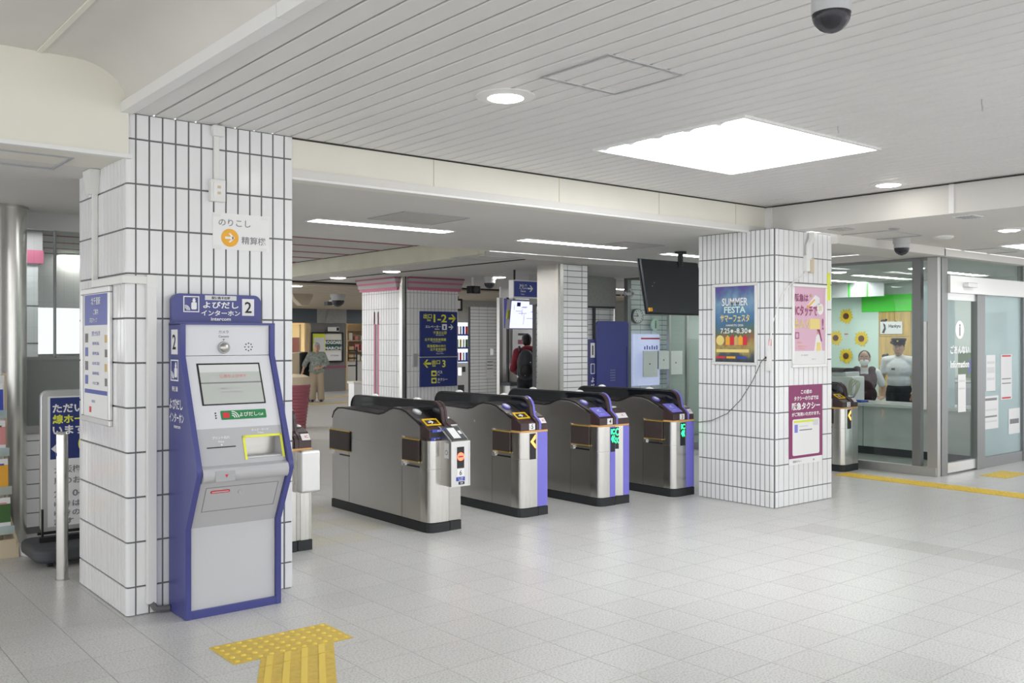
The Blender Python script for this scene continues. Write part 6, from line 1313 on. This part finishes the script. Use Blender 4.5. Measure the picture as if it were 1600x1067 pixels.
# --- the woman walking before the far shops
t = thing('person', 'person in grey green blouse and beige trousers walking before the shops', 'person', (10.95, 21.1, 0), math.radians(-27)); S = 0.92
def sc(*a): return Vector(a) * S
bd = MB(); hc = sc(0.0, -0.02, 1.465)
head(bd, hc, t, 'hair_grey'); limb(bd, [sc(0, 0.0, 1.28), sc(0, -0.01, 1.40)], [0.055, 0.048])
shR, shL = sc(-0.165, 0, 1.27), sc(0.165, 0, 1.27); elR, elL = sc(-0.30, -0.02, 1.05), sc(0.27, 0.02, 1.03); wrR, wrL = sc(-0.36, -0.12, 0.86), sc(0.09, -0.20, 0.92)
bd.ball(sc(0, 0, 1.12), (0.14, 0.10, 0.17)); bd.ball(sc(0, 0, 0.93), (0.14, 0.10, 0.14)); limb(bd, [sc(-0.1, 0, 1.26), shR, elR, wrR], [0.06, 0.05, 0.036, 0.026]); limb(bd, [sc(0.1, 0, 1.26), shL, elL, wrL], [0.06, 0.05, 0.036, 0.026])
for s_, kn, an in ((-1, sc(-0.10, -0.06, 0.46), sc(-0.11, 0.02, 0.09)), (1, sc(0.10, -0.02, 0.46), sc(0.12, 0.03, 0.08))):
    limb(bd, [sc(0.085 * s_, 0, 0.86), kn, an], [0.075, 0.05, 0.036])
hand(bd, wrR, (-0.3, -0.3, -1), (0.5, -1, 0), 0.5); hand(bd, wrL, (-0.9, -0.4, -0.1), (0, -0.3, 1), 0.5); organic(bd, 'body', 'skin', t, 0.009); face_bits(hc, t)
h = MB(); h.ball(hc + V3(0, 0.018, 0.028), (0.086, 0.094, 0.100), 16, 12); h.ball(hc + V3(0, 0.05, -0.02), (0.082, 0.062, 0.085)); h.ball(hc + V3(0, -0.06, 0.085), (0.055, 0.035, 0.03)); organic(h, 'hair', 'hair_grey', t)
b = MB(); b.ball(sc(0, 0, 1.14), (0.175, 0.125, 0.19)); b.ball(sc(0, 0, 0.95), (0.19, 0.14, 0.17)); b.ball(sc(0, 0, 0.84), (0.20, 0.15, 0.10)); limb(b, [sc(-0.08, 0, 1.27), shR, elR, elR.lerp(wrR, 0.35)], [0.075, 0.075, 0.066, 0.064]); limb(b, [sc(0.08, 0, 1.27), shL, elL, elL.lerp(wrL, 0.35)], [0.075, 0.075, 0.066, 0.064]); organic(b, 'blouse', 'blouse', t)
b = MB(); b.ball(sc(0, 0, 0.84), (0.165, 0.12, 0.12))
for s_, kn, an in ((-1, sc(-0.10, -0.06, 0.46), sc(-0.11, 0.0, 0.10)), (1, sc(0.10, -0.02, 0.46), sc(0.12, 0.02, 0.09))): limb(b, [sc(0.085 * s_, 0, 0.80), kn, an], [0.10, 0.088, 0.085])
organic(b, 'trousers', 'khaki', t)
for x_, y_ in ((-0.11, 0.02), (0.12, 0.03)):
    b = MB(); b.ball(sc(x_, y_ - 0.06, 0.035), (0.042, 0.11, 0.033)); b.ball(sc(x_, y_ + 0.02, 0.055), (0.04, 0.05, 0.05)); organic(b, 'shoe', 'black', t)
# --- traveller with backpack, seen from behind
t = thing('person', 'person with black backpack and dark red jacket at the ticket machine', 'person', (10.42, 12.35, 0), math.radians(142)); S = 1.02
bd = MB(); hc = sc(0.02, -0.05, 1.50); head(bd, hc, t, 'hair_black'); limb(bd, [sc(0, 0.0, 1.32), sc(0.01, -0.02, 1.42)], [0.055, 0.05]); bd.ball(sc(0, 0, 1.15), (0.15, 0.10, 0.18)); bd.ball(sc(0, 0, 0.93), (0.14, 0.10, 0.14))
shR, shL = sc(-0.18, 0, 1.30), sc(0.18, 0, 1.30); elR, elL = sc(-0.24, -0.08, 1.03), sc(0.25, -0.06, 1.02); wrR, wrL = sc(-0.16, -0.30, 1.02), sc(0.20, -0.28, 0.96)
limb(bd, [sc(-0.1, 0, 1.30), shR, elR, wrR], [0.06, 0.05, 0.038, 0.028]); limb(bd, [sc(0.1, 0, 1.30), shL, elL, wrL], [0.06, 0.05, 0.038, 0.028]); hand(bd, wrR, (0.2, -1, 0), (1, 0, 0.2), 0.4); hand(bd, wrL, (0, -1, -0.2), (-1, 0, 0.2), 0.4)
for s_ in (-1, 1): limb(bd, [sc(0.09 * s_, 0, 0.86), sc(0.10 * s_, -0.01, 0.46), sc(0.10 * s_, 0.02, 0.09)], [0.08, 0.055, 0.04])
organic(bd, 'body', 'skin', t, 0.009); face_bits(hc, t)
h = MB(); h.ball(hc + V3(0, 0.020, 0.025), (0.086, 0.092, 0.100), 16, 12); h.ball(hc + V3(0, 0.05, -0.03), (0.076, 0.055, 0.07)); organic(h, 'hair', 'hair_black', t)
b = MB(); b.ball(sc(0, 0, 1.16), (0.19, 0.135, 0.20)); b.ball(sc(0, 0, 0.95), (0.18, 0.13, 0.18)); limb(b, [sc(-0.08, 0, 1.30), shR, elR, elR.lerp(wrR, 0.85)], [0.08, 0.075, 0.06, 0.045]); limb(b, [sc(0.08, 0, 1.30), shL, elL, elL.lerp(wrL, 0.85)], [0.08, 0.075, 0.06, 0.045]); limb(b, [sc(-0.06, 0.05, 1.36), sc(0.06, 0.05, 1.36)], [0.05, 0.05]); organic(b, 'jacket', 'jacket_red', t)
b = MB(); b.ball(sc(0, 0, 0.86), (0.17, 0.12, 0.13))
for s_ in (-1, 1): limb(b, [sc(0.09 * s_, 0, 0.82), sc(0.10 * s_, -0.01, 0.46), sc(0.10 * s_, 0.02, 0.09)], [0.10, 0.078, 0.065])
organic(b, 'trousers', 'trouser_dark', t)
for s_ in (-1, 1): b = MB(); b.ball(sc(0.10 * s_, -0.04, 0.035), (0.042, 0.12, 0.035)); b.ball(sc(0.10 * s_, 0.03, 0.055), (0.04, 0.05, 0.05)); organic(b, 'shoe', 'black', t)
bk_ = thing('backpack', 'large black backpack worn by the traveller in the red jacket', 'bag', (10.42, 12.35, 0), math.radians(142))
b = MB(); b.ball((0.04, 0.22, 1.13), (0.155, 0.11, 0.25), 16, 12); b.ball((0.04, 0.22, 1.00), (0.165, 0.115, 0.15), 16, 12); b.ball((0.04, 0.21, 1.28), (0.12, 0.08, 0.09)); organic(b, 'bag_body', 'charcoal', bk_); b = MB(); b.ball((0.04, 0.305, 1.02), (0.12, 0.05, 0.13)); organic(b, 'front_pocket', 'black', bk_)
for s_ in (-1, 1): MB().tube([(0.04 + 0.10 * s_, 0.15, 1.33), (0.02 + 0.13 * s_, 0.03, 1.42), (0.02 + 0.13 * s_, -0.12, 1.34), (0.02 + 0.14 * s_, -0.14, 1.15), (0.03 + 0.17 * s_, 0.05, 0.95)], 0.020, 8).build('strap', 'black', bk_, smooth=True)
for x_, z_ in ((-0.03, 1.16), (0.06, 0.94)): MB().ball((x_, 0.335, z_), 0.012, 8, 6).build('badge', 'paper', bk_, smooth=True)
# --- station staff: man in cap
t = thing('person', 'staff person in white shirt and dark peaked cap behind the counter', 'person', (13.12, 7.10, 0), math.radians(-72)); S = 0.95
bd = MB(); hc = sc(0.0, -0.02, 1.50); head(bd, hc, t, 'hair_black'); limb(bd, [sc(0, 0.0, 1.32), sc(0, -0.01, 1.42)], [0.058, 0.052]); bd.ball(sc(0, 0, 1.15), (0.16, 0.11, 0.18)); bd.ball(sc(0, 0, 0.93), (0.15, 0.11, 0.14))
shR, shL = sc(-0.195, 0, 1.30), sc(0.195, 0, 1.30); elR, elL = sc(-0.25, 0.03, 1.02), sc(0.25, 0.03, 1.02); wrR, wrL = sc(-0.25, -0.06, 0.80), sc(0.23, -0.12, 0.84)
limb(bd, [sc(-0.1, 0, 1.30), shR, elR, wrR], [0.06, 0.055, 0.040, 0.029]); limb(bd, [sc(0.1, 0, 1.30), shL, elL, wrL], [0.06, 0.055, 0.040, 0.029]); hand(bd, wrR, (0, -0.3, -1), (0.3, -1, 0), 0.4); hand(bd, wrL, (-0.1, -0.5, -1), (-0.3, -1, 0.2), 0.4)
for s_ in (-1, 1): limb(bd, [sc(0.09 * s_, 0, 0.86), sc(0.10 * s_, -0.01, 0.46), sc(0.10 * s_, 0.02, 0.09)], [0.08, 0.055, 0.04])
organic(bd, 'body', 'skin', t, 0.008); face_bits(hc, t)
h = MB(); h.ball(hc + V3(0, 0.022, 0.01), (0.082, 0.088, 0.085), 16, 12); organic(h, 'hair', 'hair_black', t)
cp = MB(); cp.lathe([(0.088, 0.0), (0.090, 0.045), (0.108, 0.075), (0.100, 0.095), (0.001, 0.102)], tuple(hc + V3(0, 0.005, 0.045)), 24); cp = cp.build('cap', 'cap_navy', t, smooth=True)
MB().prism([(-0.075, -0.06), (-0.05, -0.125), (0, -0.145), (0.05, -0.125), (0.075, -0.06)], 'z', hc.z + 0.040, hc.z + 0.048).build('cap_peak', 'black', cp); MB().ball(hc + V3(0, -0.092, 0.10), (0.014, 0.006, 0.014), 8, 6).build('cap_badge', 'ink_gold', cp)
b = MB(); b.ball(sc(0, 0, 1.17), (0.185, 0.130, 0.185)); b.ball(sc(0, 0, 0.98), (0.172, 0.128, 0.16)); limb(b, [sc(-0.08, 0, 1.31), shR, shR.lerp(elR, 0.6)], [0.070, 0.064, 0.058]); limb(b, [sc(0.08, 0, 1.31), shL, shL.lerp(elL, 0.6)], [0.070, 0.064, 0.058]); limb(b, [sc(0, 0.005, 1.36), sc(0, 0, 1.39)], [0.066, 0.058]); organic(b, 'shirt', 'shirt_white', t)
MB().box(-0.08, -0.142, 1.10, -0.03, -0.132, 1.13).build('name_badge', 'charcoal', t); MB().box(0.05, -0.145, 1.07, 0.12, -0.13, 1.12).build('shirt_pocket', 'paper_grey', t)
b = MB(); b.ball(sc(0, 0, 0.86), (0.178, 0.128, 0.13))
for s_ in (-1, 1): limb(b, [sc(0.09 * s_, 0, 0.82), sc(0.10 * s_, -0.01, 0.46), sc(0.10 * s_, 0.02, 0.09)], [0.10, 0.08, 0.065])
organic(b, 'trousers', 'trouser_dark', t)
for s_ in (-1, 1): b = MB(); b.ball(sc(0.10 * s_, -0.04, 0.035), (0.042, 0.12, 0.035)); b.ball(sc(0.10 * s_, 0.03, 0.055), (0.04, 0.05, 0.05)); organic(b, 'shoe', 'black', t)
# --- station staff: seated, masked
t = thing('person', 'seated staff person with white face mask and dark vest at the counter', 'person', (12.42, 7.24, 0), math.radians(-62)); S = 1.0
bd = MB(); hc = V3(0.0, -0.06, 1.275); head(bd, hc, t, 'hair_black'); limb(bd, [V3(0, 0.0, 1.09), V3(0, -0.04, 1.19)], [0.052, 0.046]); bd.ball((0, 0, 0.93), (0.14, 0.10, 0.17)); bd.ball((0, 0.03, 0.68), (0.15, 0.12, 0.14))
shR, shL = V3(-0.165, 0, 1.07), V3(0.165, 0, 1.07); elR, elL = V3(-0.25, -0.02, 0.85), V3(0.26, -0.03, 0.86); wrR, wrL = V3(-0.20, -0.20, 0.745), V3(0.25, -0.10, 0.735)
limb(bd, [V3(-0.1, 0, 1.07), shR, elR, wrR], [0.055, 0.048, 0.036, 0.026]); limb(bd, [V3(0.1, 0, 1.07), shL, elL, wrL], [0.055, 0.048, 0.036, 0.026]); hand(bd, wrR, (0.2, -1, -0.1), (1, 0, 0.2), 0.2); hand(bd, wrL, (-0.3, -1, -0.1), (-1, 0, 0.2), 0.2)
for s_ in (-1, 1): limb(bd, [V3(0.09 * s_, 0.02, 0.60), V3(0.10 * s_, -0.22, 0.56), V3(0.10 * s_, -0.16, 0.20), V3(0.10 * s_, -0.14, 0.09)], [0.08, 0.058, 0.045, 0.04])
organic(bd, 'body', 'skin', t, 0.008); face_bits(hc, t)
h = MB(); h.ball(hc + V3(0, 0.022, 0.022), (0.084, 0.090, 0.098), 16, 12); h.ball(hc + V3(0, 0.105, -0.02), (0.045, 0.04, 0.045)); organic(h, 'hair', 'hair_black', t)
b = MB(); b.ball(hc + V3(0, -0.050, -0.050), (0.066, 0.062, 0.052), 14, 10); organic(b, 'face_mask', 'mask_white', t, 0.006, 2)
b = MB(); b.ball((0, 0, 0.95), (0.165, 0.118, 0.17)); b.ball((0, 0.02, 0.76), (0.155, 0.12, 0.14)); limb(b, [V3(-0.08, 0, 1.08), shR, shR.lerp(elR, 0.75)], [0.060, 0.060, 0.054]); limb(b, [V3(0.08, 0, 1.08), shL, shL.lerp(elL, 0.75)], [0.060, 0.060, 0.054]); limb(b, [V3(0, 0.0, 1.11), V3(0, -0.02, 1.14)], [0.062, 0.055]); organic(b, 'blouse', 'shirt_white', t)
b = MB(); b.ball((0, 0.0, 0.94), (0.172, 0.140, 0.155)); b.ball((0, 0.02, 0.76), (0.172, 0.140, 0.15)); limb(b, [V3(-0.10, -0.03, 0.98), V3(-0.100, -0.01, 1.105)], [0.080, 0.062]); limb(b, [V3(0.10, -0.03, 0.98), V3(0.100, -0.01, 1.105)], [0.080, 0.062]); organic(b, 'vest', 'vest', t)
b = MB(); b.ball((0, 0.03, 0.62), (0.175, 0.14, 0.11))
for s_ in (-1, 1): limb(b, [V3(0.09 * s_, 0.02, 0.60), V3(0.10 * s_, -0.22, 0.56), V3(0.10 * s_, -0.16, 0.14)], [0.095, 0.078, 0.06])
organic(b, 'trousers', 'trouser_dark', t)
for s_ in (-1, 1): b = MB(); b.ball((0.10 * s_, -0.19, 0.035), (0.04, 0.11, 0.035)); organic(b, 'shoe', 'black', t)
t = thing('stool', 'low stool under the seated staff person', 'stool', (12.43, 7.26, 0)); MB().lathe([(0.16, 0.44), (0.17, 0.46), (0.17, 0.50), (0.15, 0.515)], (0, 0, 0), 24).build('seat', 'charcoal', t, smooth=True); MB().cyl((0, 0, 0.03), (0, 0, 0.44), 0.025, n=12).build('pole', 'chrome', t); MB().lathe([(0.2, 0.006), (0.2, 0.02), (0.03, 0.04)], (0, 0, 0), 24).build('base', 'chrome', t, smooth=True)
